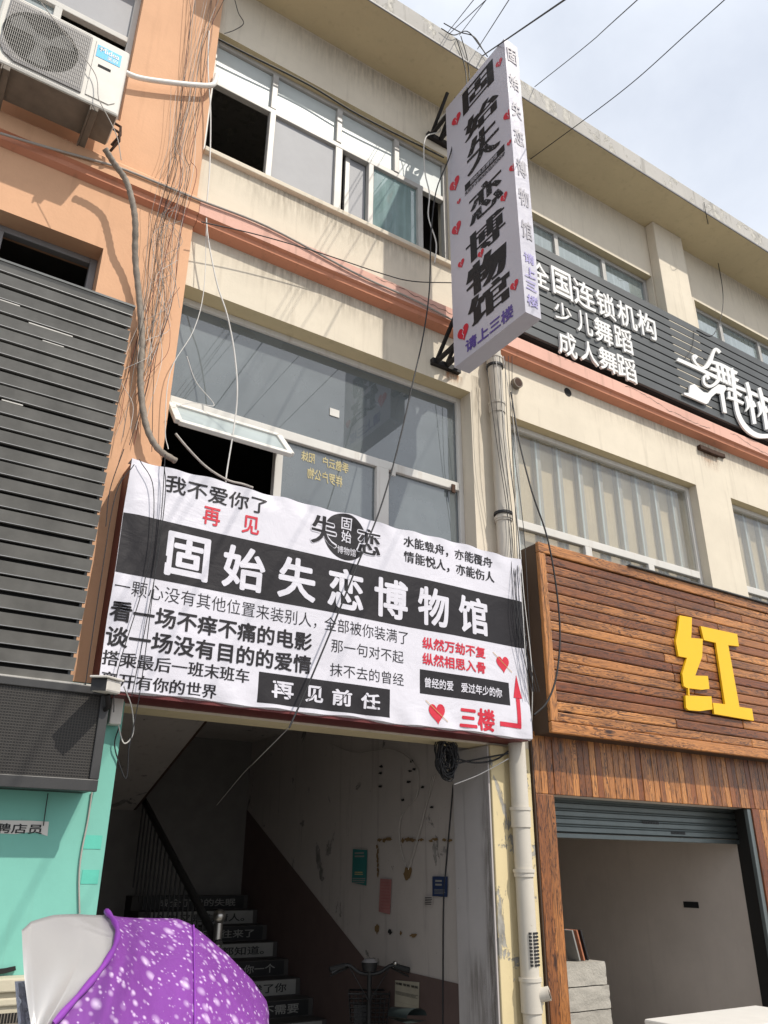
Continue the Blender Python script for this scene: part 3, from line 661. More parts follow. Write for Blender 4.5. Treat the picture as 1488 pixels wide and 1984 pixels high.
for i in range(44): x = gx0+(gx1-gx0)*i/43; zz = gz0+max(0, 0.10-(x-gx0)*1.1); q.tube([(x, yf-0.026, zz), (x, yf-0.026, gz1)], 0.0015, 4, 0, False)
for j in range(15): z = gz0+(gz1-gz0)*j/14; q.tube([(gx0+max(0, 0.10-(z-gz0))*0.9, yf-0.03, z), (gx1, yf-0.03, z)], 0.0013, 4, 0, False)
q.build('grille', M['acwhite'], AC)
q = MB(); q.poly([(x, yf-0.007, z) for x, z in ((0.36, z1-.04), (0.36, z0+.06), (0.52, z0+.06), (0.56, z0+.10), (0.565, z1-.04))], 0.007, (0, -1, 0)); q.build('access_panel', M['acwhite'], AC, 0.004)
q = MB(); q.box(0.372, 0.545, yf-0.0095, yf-0.0075, 6.955, 7.075, 0)
q.text('Midea', 0.395, 0.53, 7.015, 7.065, lambda u, v, h: (u, yf-0.0105-h, v), 1, 0.012); q.text('美的', 0.45, 0.525, 6.968, 7.006, lambda u, v, h: (u, yf-0.0105-h, v), 1, 0.0)
q.tube([(0.405+0.018*math.cos(a), yf-0.0115, 7.045+0.014*math.sin(a)) for a in [i*0.5 for i in range(11)]], 0.003, 4, 1)
q.build('brand_sticker', [M['blue'], M['white']], AC)
MB().box(0.40, 0.49, yf-0.009, yf-0.0074, 6.865, 6.89).build('handle_slot', M['gap'], AC)
for x in (-0.16, 0.42):
    q = MB(); q.box(x, x+0.045, yf+0.0, -0.056, z0-0.045, z0-0.006); q.box(x-0.012, x-0.002, yf-0.004, -0.056, z0-0.06, z0-0.008)
    q.build('bracket', M['acunder'], AC, 0.003)
q = MB()
for k, z in ((0, 6.60), (1, 6.66)): q.tube([(x1, -0.28, z), (x1+0.06, -0.28, z-0.01), (x1+0.07, -0.27, z-0.08), (x1+0.03, -0.22, z-0.16)], 0.011, 6)
q.build('pipe_valve', M['rust'], AC)

# pipes and hose on the orange wall
q = MB(); q.tube(smooth_path([(0.60, -0.14, 7.37), (0.75, -0.13, 7.40), (1.02, -0.13, 7.53), (1.25, -0.13, 7.66), (1.33, -0.13, 7.72), (1.36, -0.11, 7.80), (1.375, -0.08, 7.93)], 5), 0.022, 12)
tag(q.build('drain_tube', M['pvc_pipe']), 'white plastic tube from the air conditioner bending up at the orange corner', 'pipe')
hp = [at(203, 288, -.30), at(222, 318, -.26), at(243, 348, -.24), at(255, 385, -.24), at(262, 430, -.23), at(262, 500, -.15), at(270, 580, -.11), at(275, 660, -.11), at(272, 740, -.11), at(282, 820, -.12), at(305, 868, -.14), at(340, 893, -.10)]
q = MB(); pp = smooth_path(hp, 10); q.tube(pp, [0.022+0.002*math.sin(i*1.9) for i in range(len(pp))], 12)
tag(q.build('insulated_hose', M['hose']), 'thick grey tape-wrapped hose hanging down the orange wall', 'hose')

# beige ledge and vent at lower left
VB = thing('window_unit', (0.1, -0.1, 0.1), 'beige ledged box with louvred vent at the foot of the turquoise wall', 'vent')
q = MB(); q.box(-0.6, 1.10, -0.19, -0.056, 1.045, 1.105); q.box(-0.6, 1.08, -0.165, -0.056, 0.35, 1.045); q.box(-0.6, 1.09, -0.18, -0.165, 0.985, 1.02)
q.build('casing', plaster('beige_cladding', (0.52, 0.47, 0.36), (0.25, 0.21, 0.15), 0.4), VB, 0.008)
q = MB(); q.box(-0.55, 1.02, -0.168, -0.1655, 0.40, 0.955, 1)
for i in range(9): q.box(-0.55, 1.02, -0.176, -0.169, 0.41+i*0.062, 0.416+i*0.062)
for i in range(110): q.box(-0.55+i*0.0143, -0.546+i*0.0143, -0.173, -0.1685, 0.40, 0.955)
q.build('louver_grille', [M['acunder'], M['gap']], VB)
q = MB(); q.poly([(p_.x, -0.075, p_.z) for p_ in [at(a, b, -.075) for a, b in ((-60, 1895), (-60, 1885), (12, 1876), (30, 1872), (31, 1880), (10, 1886))]], 0.015, (0, -1, 0)); q.build('dark_gap', M['gap'], VB)
# torn paper sign
q = MB(); pts = [at(px, py, -.06) for px, py in ((-60, 1588), (60, 1590), (95, 1592), (93, 1610), (92, 1620), (78, 1615), (60, 1612), (30, 1616), (-60, 1612))]
q.flat([(p.x, -0.058, p.z) for p in pts], (0, -1, 0), 0)
a, b, c, d = at(-42, 1600, -.06), at(83, 1604, -.06), at(70, 1597, -.06), at(70, 1616, -.06)
q.text('招聘店员', a.x, b.x, d.z, c.z, lambda u, v, h: (u, -0.0595-h, v), 1, 0.015)
tag(q.build('torn_notice', [M['paper'], M['black']]), 'torn white paper strip with black lettering on turquoise wall', 'notice')
q = MB(); q.tube(smooth_path([at(104, 1595, -.06), at(108, 1612, -.065), at(96, 1620, -.06), at(95, 1600, -.06)], 5), 0.004, 5)

# ------------------------------------------------------------ drain pipe
DP = thing('drain_pipe', (4.375, -0.09, GZ), 'white vertical drain pipe running down the cream wall', 'drain pipe')
MB().tube([(4.375, -0.095, GZ), (4.375, -0.095, 9.26)], 0.066, 20).build('pipe', M['pipe'], DP)
for py, hh in ((790, .10), (1006, .03), (1585, .13), (1693, .04), (1930, .20), (700, .1)):
    px = {790: 957, 1006: 970, 1585: 1006, 1693: 1013, 1930: 1026, 700: 950}[py]; z = at(px, py, -.1).z
    q = MB(); q.tube([(4.375, -0.095, z-hh/2), (4.375, -0.095, z+hh/2)], 0.075, 20); q.tube([(4.375, -0.095, z+hh/2-0.012), (4.375, -0.095, z+hh/2+0.012)], 0.081, 20)
    if py == 1930: q.tube([(4.40, -0.12, z), (4.46, -0.19, z+0.02)], 0.045, 16); q.tube([(4.461, -0.191, z+0.0205), (4.462, -0.192, z+0.021)], 0.037, 16, 1)
    q.build('coupling', [M['pipe'], M['acunder']], DP)
for z in (4.46, 6.0): MB().tube([(4.375, -0.095, z), (4.375, -0.095, z+0.022)], 0.084, 20).box(4.36, 4.39, -0.03, -0.001, z, z+0.022).build('clamp', M['wire_b'], DP)
q = MB(); a = at(1025, 1840, -.15).z
for k in range(3):
    th = R(-115+k*28); cx_, cy_ = 4.375+0.067*math.cos(th), -0.095+0.067*math.sin(th); tx, ty = -math.sin(th), math.cos(th)
    for j in range(10): z = a+0.10-j*0.022; q.box(cx_-0.011, cx_+0.011, cy_-0.004, cy_+0.004, z-0.007, z+0.007)
q.build('stamped_notice', M['black'], DP)

# ------------------------------------------------------------ banner over the passage
BN = thing('banner_sign', (2.74, -0.2, 2.5), 'wide white and black printed banner over the stairway entrance', 'banner')
BX0, BX1, BZ0, BZ1, BY = 1.105, 4.385, 2.535, 4.0, -0.262
MB().box(1.115, 4.365, -0.245, -0.003, 2.515, 3.985).build('backing_box', M['maroon'], BN)
def wr(x, z):
    ed = min(1, (z-BZ0)/0.12, (BZ1-z)/0.12, (x-BX0)/0.12, (BX1-x)/0.12); ed = max(0, ed)
    return 0.006*math.sin(x*5.3+z*3.1)*ed + 0.010*(1-ed)*math.sin(x*23+z*9) + 0.004*noise.noise(Vector((x*4, z*5, 0)))
def bn(x, z, h=0.0): return (x, BY+wr(x, z)-h, z)
mats = [M['v_white'], M['v_black'], M['v_red'], M['v_gold']]
s = MB()
def hem(u): return 0.018*noise.noise(Vector((u*9, 2.2, 0)))
s.grid(lambda u, v: bn(BX0+u*(BX1-BX0), BZ0+v*(BZ1-BZ0)+(hem(u) if v in (0, 1) else 0)), 110, 50, 0)
s.grid(lambda u, v: (BX1+0.006*math.sin(v*20), BY+wr(BX1, BZ0+v*(BZ1-BZ0))+u*0.2, BZ0+v*(BZ1-BZ0)), 2, 40, 0)
s.grid(lambda u, v: (BX0+u*(BX1-BX0), bn(BX0+u*(BX1-BX0), BZ0)[1]+v*0.07, BZ0+hem(u)-0.0-0.012*math.sin(v*3)), 110, 3, 0)
s.grid(lambda u, v: (BX0+u*(BX1-BX0), bn(BX0+u*(BX1-BX0), BZ1)[1]+v*0.1, BZ1+hem(u)+0.004*v), 110, 2, 0)
Z6, Z7 = zoomed(160, 880, 2.976), zoomed(560, 980, 2.976)
def pw(zf, x, y): return at(*zf(x, y), BY)
def rect(x0, x1, z0, z1, mi, h): s.grid(lambda u, v: bn(x0+u*(x1-x0), z0+v*(z1-z0), h), max(2, int((x1-x0)/0.03)), max(2, int((z1-z0)/0.03)), mi)
def ln(body, zf, xl, xr, col_, top, bot, mi=1, bold=0.0, zf2=None, h=0.0025, an=1.0):
    tz, bz = pw(zf, col_, top).z, pw(zf, col_, bot).z; ym = (top+bot)/2
    a = pw(zf, xl, ym).x; b = pw(zf2 or zf, xr, ym if zf2 is None else 0).x
    s.text(body, a, b, bz, tz, lambda u, v, hh: bn(u, v, h+hh), mi, bold, an)
def lnx(body, zl, pl, zr, pr, top, bot, mi=1, bold=0.0, h=0.0025, an=1.0, rough=0.0):   # explicit pixel ends
    s.text(body, pw(zl, *pl).x, pw(zr, *pr).x, pw(*bot).z, pw(*top).z, lambda u, v, hh: bn(u+rough*noise.noise(Vector((u*45, v*45, 1))), v+rough*1.6*noise.noise(Vector((u*38, v*38, 7))), h+hh), mi, bold, an)
zb1, zb0 = (pw(Z6, 235, 330).z+pw(Z7, 1330, 550).z)/2, (pw(Z6, 185, 675).z+pw(Z7, 1352, 825).z)/2
rect(BX0+0.002, BX1-0.002, zb0, zb1, 1, 0.0012)
lnx('我不爱你了', Z6, (478, 180), Z6, (1062, 310), (Z6, 540, 128), (Z6, 540, 228), 1, 0.012)
lnx('再', Z6, (695, 355), Z6, (795, 375), (Z6, 745, 305), (Z6, 745, 410), 2, 0.02)
lnx('见', Z6, (920, 405), Z6, (1018, 430), (Z6, 970, 357), (Z6, 970, 462), 2, 0.02)
ct, cb = pw(Z6, 606, 462).z, pw(Z6, 606, 722).z
for ch, zf, l, r_, yy in (('固', Z6, 478, 735, 585), ('始', Z6, 808, 1055, 650), ('失', Z6, 1125, 1345, 720), ('恋', Z7, 220, 430, 485), ('博', Z7, 492, 685, 535), ('物', Z7, 742, 918, 580), ('馆', Z7, 975, 1145, 630)):
    s.text(ch, pw(zf, l, yy).x, pw(zf, r_, yy).x, cb, ct, lambda u, v, hh: bn(u, v, 0.0025+hh), 0, 0.027)
lnx('一颗心没有其他位置来装别人，', Z6, (185, 750), Z6, (1345, 985), (Z6, 520, 772), (Z6, 520, 862), 1, -0.006)
lnx('全部被你装满了', Z7, (200, 690), Z7, (688, 760), (Z7, 250, 645), (Z7, 250, 725), 1, -0.004)
lnx('那一句对不起', Z7, (240, 815), Z7, (662, 880), (Z7, 285, 775), (Z7, 285, 850), 1, -0.004)
lnx('抹不去的曾经', Z7, (235, 950), Z7, (662, 1010), (Z7, 275, 910), (Z7, 275, 985), 1, -0.004)
lnx('看一场不痒不痛的电影', Z6, (158, 905), Z6, (1322, 1080), (Z6, 215, 845), (Z6, 215, 965), 1, 0.022)
lnx('谈一场没有目的的爱情', Z6, (133, 1050), Z6, (1318, 1220), (Z6, 190, 990), (Z6, 190, 1110), 1, 0.022)
lnx('搭乘最后一班末班车', Z6, (112, 1175), Z6, (962, 1290), (Z6, 160, 1130), (Z6, 160, 1218), 1, 0.02, an=1.6)
lnx('离开有你的世界', Z6, (108, 1270), Z6, (775, 1365), (Z6, 350, 1278), (Z6, 350, 1362), 1, 0.02, an=1.6)
bx0, bx1 = pw(Z6, 1013, 1340).x, pw(Z7, 580, 1140).x; bz1, bz0 = (pw(Z6, 1020, 1252).z+pw(Z7, 580, 1060).z)/2, (pw(Z6, 1005, 1430).z+pw(Z7, 578, 1222).z)/2
rect(bx0, bx1, bz0, bz1, 1, 0.0012)
def crack(x0, z0, x1, z1, mi, h, n=7, w=0.006):
    pts = [Vector((x0+(x1-x0)*i/n+random.uniform(-.012, .012), z0+(z1-z0)*i/n)) for i in range(n+1)]
    for i in range(n):
        a, b = pts[i], pts[i+1]
        s.flat([bn(a.x-w/2, a.y, h), bn(a.x+w/2, a.y, h), bn(b.x+w/2, b.y, h), bn(b.x-w/2, b.y, h)], (0, -1, 0), mi)
cz1, cz0 = bz1-0.045, bz0+0.04
for ch, zf, l, r_, yy, sg in (('再', Z6, 1090, 1220, 1355, 1), ('见', Z6, 1285, 1388, 1385, -1), ('前', Z7, 245, 360, 1110, -1), ('任', Z7, 410, 522, 1130, 1)):
    xa, xb = pw(zf, l, yy).x, pw(zf, r_, yy).x
    s.text(ch, xa, xb, cz0, cz1, lambda u, v, hh: bn(u, v, 0.0025+hh), 0, 0.03)
    crack(xa+0.02, cz1 if sg > 0 else cz0, xb-0.02, cz0 if sg > 0 else cz1, 1, 0.0055)
cc = pw(Z7, 325, 178); rad = abs(pw(Z7, 325, 45).z-pw(Z7, 325, 312).z)/2
for i in range(48):
    a, b = 2*math.pi*i/48, 2*math.pi*(i+1)/48
    for k in range(5): 
        r0, r1 = rad*k/5, rad*(k+1)/5
        pts = [(r0, a), (r1, a), (r1, b), (r0, b)] if k else [(r1, a), (r1, b), (0, a)]
        s.flat([bn(cc.x+r*math.cos(t), cc.z+r*math.sin(t), 0.0012) for r, t in pts], (0, -1, 0), 1)
for ch, l, r_, c_, tp_, bt in (('失', 125, 275, 200, 62, 228), ('恋', 395, 527, 460, 135, 280)):
    lnx(ch, Z7, (l-6, (tp_+bt)/2), Z7, (r_+6, (tp_+bt)/2), (Z7, c_, tp_-5), (Z7, c_, bt+5), 0, 0.05, 0.002)
    lnx(ch, Z7, (l, (tp_+bt)/2), Z7, (r_, (tp_+bt)/2), (Z7, c_, tp_), (Z7, c_, bt), 1, 0.03, 0.0045, 1.5)
lnx('固', Z7, (303, 104), Z7, (360, 104), (Z7, 330, 70), (Z7, 330, 138), 0, 0.01)
lnx('始', Z7, (303, 175), Z7, (360, 175), (Z7, 330, 142), (Z7, 330, 212), 0, 0.01)
lnx('博物馆', Z7, (278, 250), Z7, (386, 268), (Z7, 330, 238), (Z7, 330, 282), 0, 0.0)
lnx('水能载舟，亦能覆舟', Z7, (658, 205), Z7, (1172, 325), (Z7, 690, 178), (Z7, 690, 240), 1, 0.022, an=1.3, rough=0.006)
lnx('情能悦人，亦能伤人', Z7, (660, 300), Z7, (1185, 425), (Z7, 690, 265), (Z7, 690, 330), 1, 0.022, an=1.3, rough=0.006)
lnx('纵然万劫不复', Z7, (770, 790), Z7, (1130, 855), (Z7, 800, 758), (Z7, 800, 826), 2, 0.026)
lnx('纵然相思入骨', Z7, (770, 885), Z7, (1130, 945), (Z7, 800, 848), (Z7, 800, 918), 2, 0.026)
rect(pw(Z7, 757, 1010).x, pw(Z7, 1270, 1085).x, (pw(Z7, 756, 1080).z+pw(Z7, 1273, 1152).z)/2, (pw(Z7, 757, 940).z+pw(Z7, 1268, 1022).z)/2, 1, 0.0012)
lnx('曾经的爱　爱过年少的你', Z7, (785, 1020), Z7, (1225, 1078), (Z7, 805, 990), (Z7, 805, 1048), 0, 0.02)
lnx('三楼', Z7, (985, 1215), Z7, (1185, 1250), (Z7, 1135, 1172), (Z7, 1135, 1300), 2, 0.035)
def pl(zf, pts, mi, h): s.flat([bn(pw(zf, *p).x, pw(zf, *p).z, h) for p in pts], (0, -1, 0), mi)
ax0, ax1, ax2 = pw(Z7, 1213, 1260).x, pw(Z7, 1316, 1270).x, pw(Z7, 1338, 1270).x; az0, az1, az2, az3 = pw(Z7, 1330, 1285).z, pw(Z7, 1330, 1258).z, pw(Z7, 1320, 1110).z, pw(Z7, 1310, 975).z
rect(ax0, ax2, az0, az1, 2, 0.003); rect(ax1, ax2, az1+0.001, az2, 2, 0.003)
am = (ax1+ax2)/2
for i in range(6):
    k0, k1 = 1-i/6, 1-(i+1)/6; zz0, zz1 = az2+(az3-az2)*i/6, az2+(az3-az2)*(i+1)/6; hw = 0.042
    s.flat([bn(am-hw*k0, zz0, 0.003), bn(am+hw*k0, zz0, 0.003), bn(am+hw*k1, zz1, 0.003), bn(am-hw*k1-1e-4, zz1, 0.003)], (0, -1, 0), 2)
def heart(P, c, w, h_, mi, nrm, mb, tilt=0.0, flat3=None, thick=None):
    pts = []
    for i in range(36):
        t = 2*math.pi*i/36; x = 16*math.sin(t)**3/16; y = (13*math.cos(t)-5*math.cos(2*t)-2*math.cos(3*t)-math.cos(4*t))/15
        xr, yr = x*math.cos(tilt)-y*math.sin(tilt), x*math.sin(tilt)+y*math.cos(tilt)
        pts.append(P(c[0]+xr*w/2, c[1]+yr*h_/2))
    mb.flat(pts, nrm, mi)
for (hx, hy, w) in ((1232, 910, .13), (855, 1192, .145)):
    c = pw(Z7, hx, hy); heart(lambda u, v: bn(u, v, 0.003), (c.x, c.z), w, w*1.05, 2, (0, -1, 0), s, 0.1)
    s.flat([bn(c.x+a, c.z+b, 0.0045) for a, b in ((-.10, .075), (-.098, .079), (.09, -.056), (.088, -.06))], (0, -1, 0), 3)
s.build('banner_sheet', mats, BN)

# ------------------------------------------------------------ projecting blade sign
SX, SW, SF, SB, SZ0, SZ1 = 3.70, 0.165, -1.25, -0.33, 5.62, 8.80
BL = thing('blade_sign', (SX, -0.33, SZ0), 'tall white projecting box sign with hearts and heavy black characters', 'sign')
s = MB(); mats = [M['v_lav'], M['v_black'], M['v_red'], M['v_purple'], M['v_grey'], M['v_lilac']]
def bw(a, b): return 0.006*noise.noise(Vector((a*3.1, b*2.3, 5)))
def bf(u, z, h=0.0): return (SX-h+bw(u, z)*max(0, min(1, (u+1.24)/.1, (-.34-u)/.1, (z-SZ0)/.1, (SZ1-z)/.1)), u, z)
s.grid(lambda u, v: bf(SB+u*(SF-SB), SZ0+v*(SZ1-SZ0)), 16, 50, 0)
s.grid(lambda u, v: (SX+u*SW, SF+0.004*math.sin(v*60+u*3)*u*(1-u)*4, SZ0+v*(SZ1-SZ0)), 6, 50, 0)
s.quad((SX+SW, SF, SZ0), (SX+SW, SB, SZ0), (SX+SW, SB, SZ1), (SX+SW, SF, SZ1)); s.quad((SX, SB, SZ1), (SX+SW, SB, SZ1), (SX+SW, SB, SZ0), (SX, SB, SZ0))
s.quad((SX, SF, SZ1), (SX+SW, SF, SZ1), (SX+SW, SB, SZ1), (SX, SB, SZ1)); s.quad((SX, SB, SZ0), (SX+SW, SB, SZ0), (SX+SW, SF, SZ0), (SX, SF, SZ0))
T6, T7 = zoomed(840, 60, 5.833), zoomed(840, 380, 5.511)
def bx(zf, x, y): return atx(*zf(x, y), SX)
def bt(body, zf, pl_, pr_, ptop, pbot, mi, bold=0.0, an=1.0, h=0.003, zt=None, zb=None):
    s.text(body, bx(zf, *pl_).y, bx(zf, *pr_).y, bx(zb or zf, *pbot).z, bx(zt or zf, *ptop).z, lambda u, v, hh: bf(u, v, h+hh), mi, bold, an)
bt('固', T6, (330, 850), (682, 470), (660, 325), (640, 615), 1, 0.055, 3.0)
bt('始', T6, (345, 1090), (735, 700), (700, 660), (690, 905), 1, 0.055, 3.0)
bt('失', T6, (375, 1440), (755, 1180), (560, 1090), (560, 1480), 1, 0.05, 3.0)
bt('恋', T6, (395, 1880), (790, 1800), (600, 1690), (600, 2050), 1, 0.04, 3.0)
bt('博', T7, (345, 580), (770, 290), (560, 265), (560, 570), 1, 0.05, 3.0)
bt('物', T7, (350, 960), (785, 620), (590, 590), (590, 935), 1, 0.06, 3.0)
bt('馆', T7, (368, 1260), (820, 920), (600, 940), (600, 1255), 1, 0.055, 3.0)
bt('请上三楼', T7, (345, 1590), (858, 1260), (400, 1505), (400, 1645), 3, 0.03)
random.seed(17)
for zf, x0_, y0_, x1_, y1_ in ((T6, 400, 1430, 740, 1150), (T6, 430, 1900, 760, 1800)):
    pa, pb = bx(zf, x0_, y0_), bx(zf, x1_, y1_)
    for k in range(90):
        yy = random.uniform(pa.y, pb.y); zz = random.uniform(min(pa.z, pb.z)-.12, max(pa.z, pb.z)+.10); l_ = random.uniform(.004, .016); w_ = random.uniform(.002, .005)
        s.flat([bf(yy, zz, 0.0052), bf(yy-w_, zz+.002, 0.0052), bf(yy-w_-.002, zz+l_, 0.0052), bf(yy-.001, zz+l_, 0.0052)], (-1, 0, 0), 0)
a, b = bx(T6, 357, 1790), bx(T6, 805, 1320)
zt_, zb_ = (bx(T6, 357, 1745).z+bx(T6, 800, 1280).z)/2, (bx(T6, 357, 1825).z+bx(T6, 803, 1350).z)/2
s.grid(lambda u, v: bf(a.y+u*(b.y-a.y), zb_+v*(zt_-zb_), 0.003), 8, 2, 1)
s.text('固始失恋博物馆', a.y-0.09, b.y+0.10, zb_+0.012, zt_-0.012, lambda u, v, hh: bf(u, v, 0.006+hh), 0, 0.01)
s.text('MUSEUM OF BROKEN RELATIONSHIP', a.y, b.y, zb_-0.055, zb_-0.012, lambda u, v, hh: bf(u, v, 0.004+hh), 1, 0.02)
for zf, x, y, w in ((T6, 745, 365, .13), (T6, 262, 1005, .20), (T6, 845, 945, .17), (T6, 858, 1268, .08), (T6, 900, 1540, .13), (T6, 243, 1735, .22), (T6, 290, 1930, .08), (T6, 800, 1880, .13),
                    (T7, 250, 350, .20), (T7, 510, 615, .12), (T7, 297, 722, .13), (T7, 868, 955, .14), (T7, 322, 1460, .22)):
    c = bx(zf, x, y); w *= 0.72; heart(lambda u, v: bf(max(u, SF+0.003), v, 0.0045), (c.y, c.z), -w, w*1.05, 2, (-1, 0, 0), s, 0.15)
    zz = [(-.06, .42), (.05, .18), (-.07, -.02), (.06, -.22), (0, -.42)]
    for i in range(4):
        (a1, b1), (a2, b2) = zz[i], zz[i+1]; k = 0.012
        s.flat([bf(max(SF+0.004, c.y-(a1+o)*w), c.z+bb*w*0.9, 0.006) for a1, bb, o in ((a1, b1, -.025), (a1, b1, .025), (a2, b2, .025), (a2, b2, -.025))], (-1, 0, 0), 0)
E6 = lambda zf, x, y: at(*zf(x, y), SF)
for ch, zf, x, y, hh_, mi in (('固', T6, 912, 305, .20, 4), ('始', T6, 932, 600, .20, 4), ('失', T6, 962, 920, .20, 4), ('恋', T6, 985, 1220, .20, 4), ('博', T6, 1015, 1570, .20, 4), ('物', T6, 1045, 1900, .20, 4),
                          ('馆', T7, 1008, 375, .20, 4), ('请', T7, 1028, 675, .11, 5), ('上', T7, 1035, 822, .10, 5), ('三', T7, 1047, 965, .09, 5), ('楼', T7, 1065, 1130, .11, 5)):
    c = E6(zf, x, y); hw = 0.058
    s.text(ch, SX+SW/2-hw, SX+SW/2+hw, c.z-hh_/2, c.z+hh_/2, lambda u, v, h: (u, SF-0.006-h, v), mi, 0.02)
s.build('sign_box', mats, BL)
for zz, up_ in ((5.86, 1), (8.72, -1)):
    q = MB(); q.box(3.68, 4.0, -0.05, -0.001, zz-0.03, zz+0.03)
    for x in (3.725, 3.84):
        q.beam((x, -0.05, zz), (x, -0.34, zz+0.02), 0.035, 0.035); q.beam((x, -0.05, zz+0.02), (x, -0.34, zz+0.33*1), 0.03, 0.03)
    q.beam((3.95, -0.05, zz), (3.80, -0.33, zz+0.1), 0.025, 0.025)
    q.build('bracket', M['steel_black'], BL, 0.003)

# ------------------------------------------------------------ dance school sign
DS = thing('dance_sign', (8.5, -0.1, 6.4), 'charcoal slatted signboard with raised white dance school lettering', 'sign')
DZ0, DZ1 = 6.545, 7.83
MB().box(4.55, 13.5, -0.10, -0.002, DZ0, DZ1).build('backing_panel', M['gap'], DS)
n = 11; ph = (DZ1-DZ0)/n; q = MB()
for i in range(n): q.box(4.54, 13.5, -0.135, -0.101, DZ0+i*ph+0.010, DZ0+(i+1)*ph-0.008)
q.build('slats', M['slat'], DS, 0.003)
q = MB(); random.seed(11)
for i in range(n):
    for k in range(4):
        x = random.uniform(5, 10); q.box(x, x+random.uniform(.03, .22), -0.112, -0.1015, DZ0+(i+1)*ph-0.0075, DZ0+(i+1)*ph-0.003)
q.build('edge_strip', M['white'], DS)
Z8 = zoomed(1000, 420, 3.049); DY = -0.158
def dl(ch, l, r_, tp_, bt, c_=None):
    c_ = (l+r_)/2 if c_ is None else c_; a = at(*Z8(l, (tp_+bt)/2), DY); b = at(*Z8(r_, (tp_+bt)/2), DY); z1, z0 = at(*Z8(c_, tp_), DY).z, at(*Z8(c_, bt), DY).z
    MB().text(ch, a.x, b.x, z0, z1, lambda u, v, h: (u, DY+0.010-h, v), 0, 0.013, 1.0, 0.013).build('letter', M['white'], DS)
for ch, l, r_, t_, b_2 in (('全', 92, 190, 275, 412), ('国', 215, 325, 318, 472), ('连', 340, 460, 388, 535), ('锁', 475, 580, 452, 592), ('机', 600, 705, 515, 650), ('构', 720, 822, 572, 708),
                        ('少', 228, 325, 512, 615), ('儿', 360, 447, 565, 690), ('舞', 465, 565, 612, 748), ('蹈', 583, 682, 660, 793), ('成', 252, 355, 685, 822), ('人', 380, 480, 740, 862), ('舞', 492, 593, 785, 912), ('蹈', 600, 705, 830, 962)):
    dl(ch, l, r_, t_, b_2)
ZL = zoomed(1260, 640, 6.526)
lg = MB(); lk = [0]
def lp(pts, off=None):
    lk[0] += 1; y = DY-0.0012*lk[0]
    lg.poly([(at(*ZL(*p_), DY).x, y, at(*ZL(*p_), DY).z) for p_ in pts], 0.022, (0, -1, 0))
def stroke(pts, ws):
    P = smooth_path([Vector((p_[0], p_[1], 0)) for p_ in pts], 5); n_ = len(P); ws = ws if isinstance(ws, (list, tuple)) else [ws, ws]
    L, R_ = [], []
    for i, p_ in enumerate(P):
        d = (P[min(i+1, n_-1)]-P[max(i-1, 0)]).normalized(); t_ = i/(n_-1)*(len(ws)-1); k = min(int(t_), len(ws)-2); w = ws[k]+(ws[k+1]-ws[k])*(t_-k)
        nx = Vector((-d.y, d.x, 0))*w/2; L.append(p_+nx); R_.append(p_-nx)
    lp([(v.x, v.y) for v in L]+[(v.x, v.y) for v in reversed(R_)])
stroke([(345, 365), (600, 480), (850, 600), (1060, 700), (1300, 800), (1500, 890), (1700, 985)], 42)
stroke([(880, 285), (855, 255), (820, 240), (790, 300), (755, 390), (700, 465), (640, 470), (580, 420), (548, 360), (555, 325), (590, 350)], [40, 40, 34, 40, 52, 50, 20, 22, 34, 44, 52])
stroke([(775, 400), (900, 440), (1095, 545)], 40)
stroke([(760, 480), (960, 560), (1110, 640)], 36)
for x in (840, 900, 965, 1030): stroke([(x, 430+(x-840)*.45), (x+35, 640+(x-840)*.4)], 34)
stroke([(1020, 480), (1060, 800), (1100, 1050), (1200, 1230), (1340, 1330), (1500, 1340), (1700, 1330)], [36, 44, 52, 62, 60, 50, 46])
stroke([(965, 740), (1030, 760), (1145, 830)], 36); stroke([(970, 850), (1060, 880), (1170, 930)], 36); stroke([(985, 780), (990, 850)], 30)
stroke([(725, 625), (700, 580), (665, 610), (675, 680), (735, 715), (800, 690), (850, 640)], [44, 36, 30, 30, 36, 36, 44])
lp([(410, 795), (475, 800), (485, 705), (545, 685), (600, 740), (660, 790), (715, 800), (770, 745), (850, 690), (930, 705), (950, 740), (915, 800), (955, 1055), (910, 1045), (870, 810), (820, 800), (760, 850), (715, 930), (690, 940), (415, 820)])
for dx, dy in ((0, 0), (155, 70)):
    stroke([(1205+dx, 665+dy), (1240+dx, 800+dy), (1305+dx, 1190+dy)], [40, 44, 46]); stroke([(1195+dx, 840+dy), (1225+dx, 960+dy), (1190+dx, 1035+dy)], [34, 38, 8]); stroke([(1275+dx, 905+dy), (1305+dx, 980+dy)], [36, 44])
lg.build('logo', M['white'], DS)

# ------------------------------------------------------------ wooden shop sign and shopfront
WS = thing('wooden_sign', (7, -0.15, 2.6), 'brown charred plank signboard with one yellow character', 'sign')
WX0, WX1, WZ0, WZ1, WY = 4.625, 9.8, 2.605, 4.225, -0.22
MB().box(WX0+0.004, WX1, WY+0.02, -0.003, WZ0+0.005, WZ1-0.01).build('box_side', M['wood_dark'], WS)
n = 17; ph = (WZ1-0.10-(WZ0+0.09))/n; random.seed(5); q = MB()
for i in range(n):
    x = WX0+0.085; z = WZ0+0.09+i*ph
    while x < WX1:
        xe = min(WX1, x+random.uniform(1.4, 3.2)); q.box(x, xe-0.003, WY-0.006-0.005*random.random(), WY+0.019, z+0.002, z+ph-0.003, 0); x = xe
q.build('planks', M['wood_h'], WS, 0.011)
q = MB(); q.box(WX0, WX1, WY-0.022, WY+0.018, WZ0, WZ0+0.088); q.box(WX0, WX1, WY-0.022, WY+0.018, WZ1-0.096, WZ1); q.build('rail', M['wood_h'], WS, 0.008)
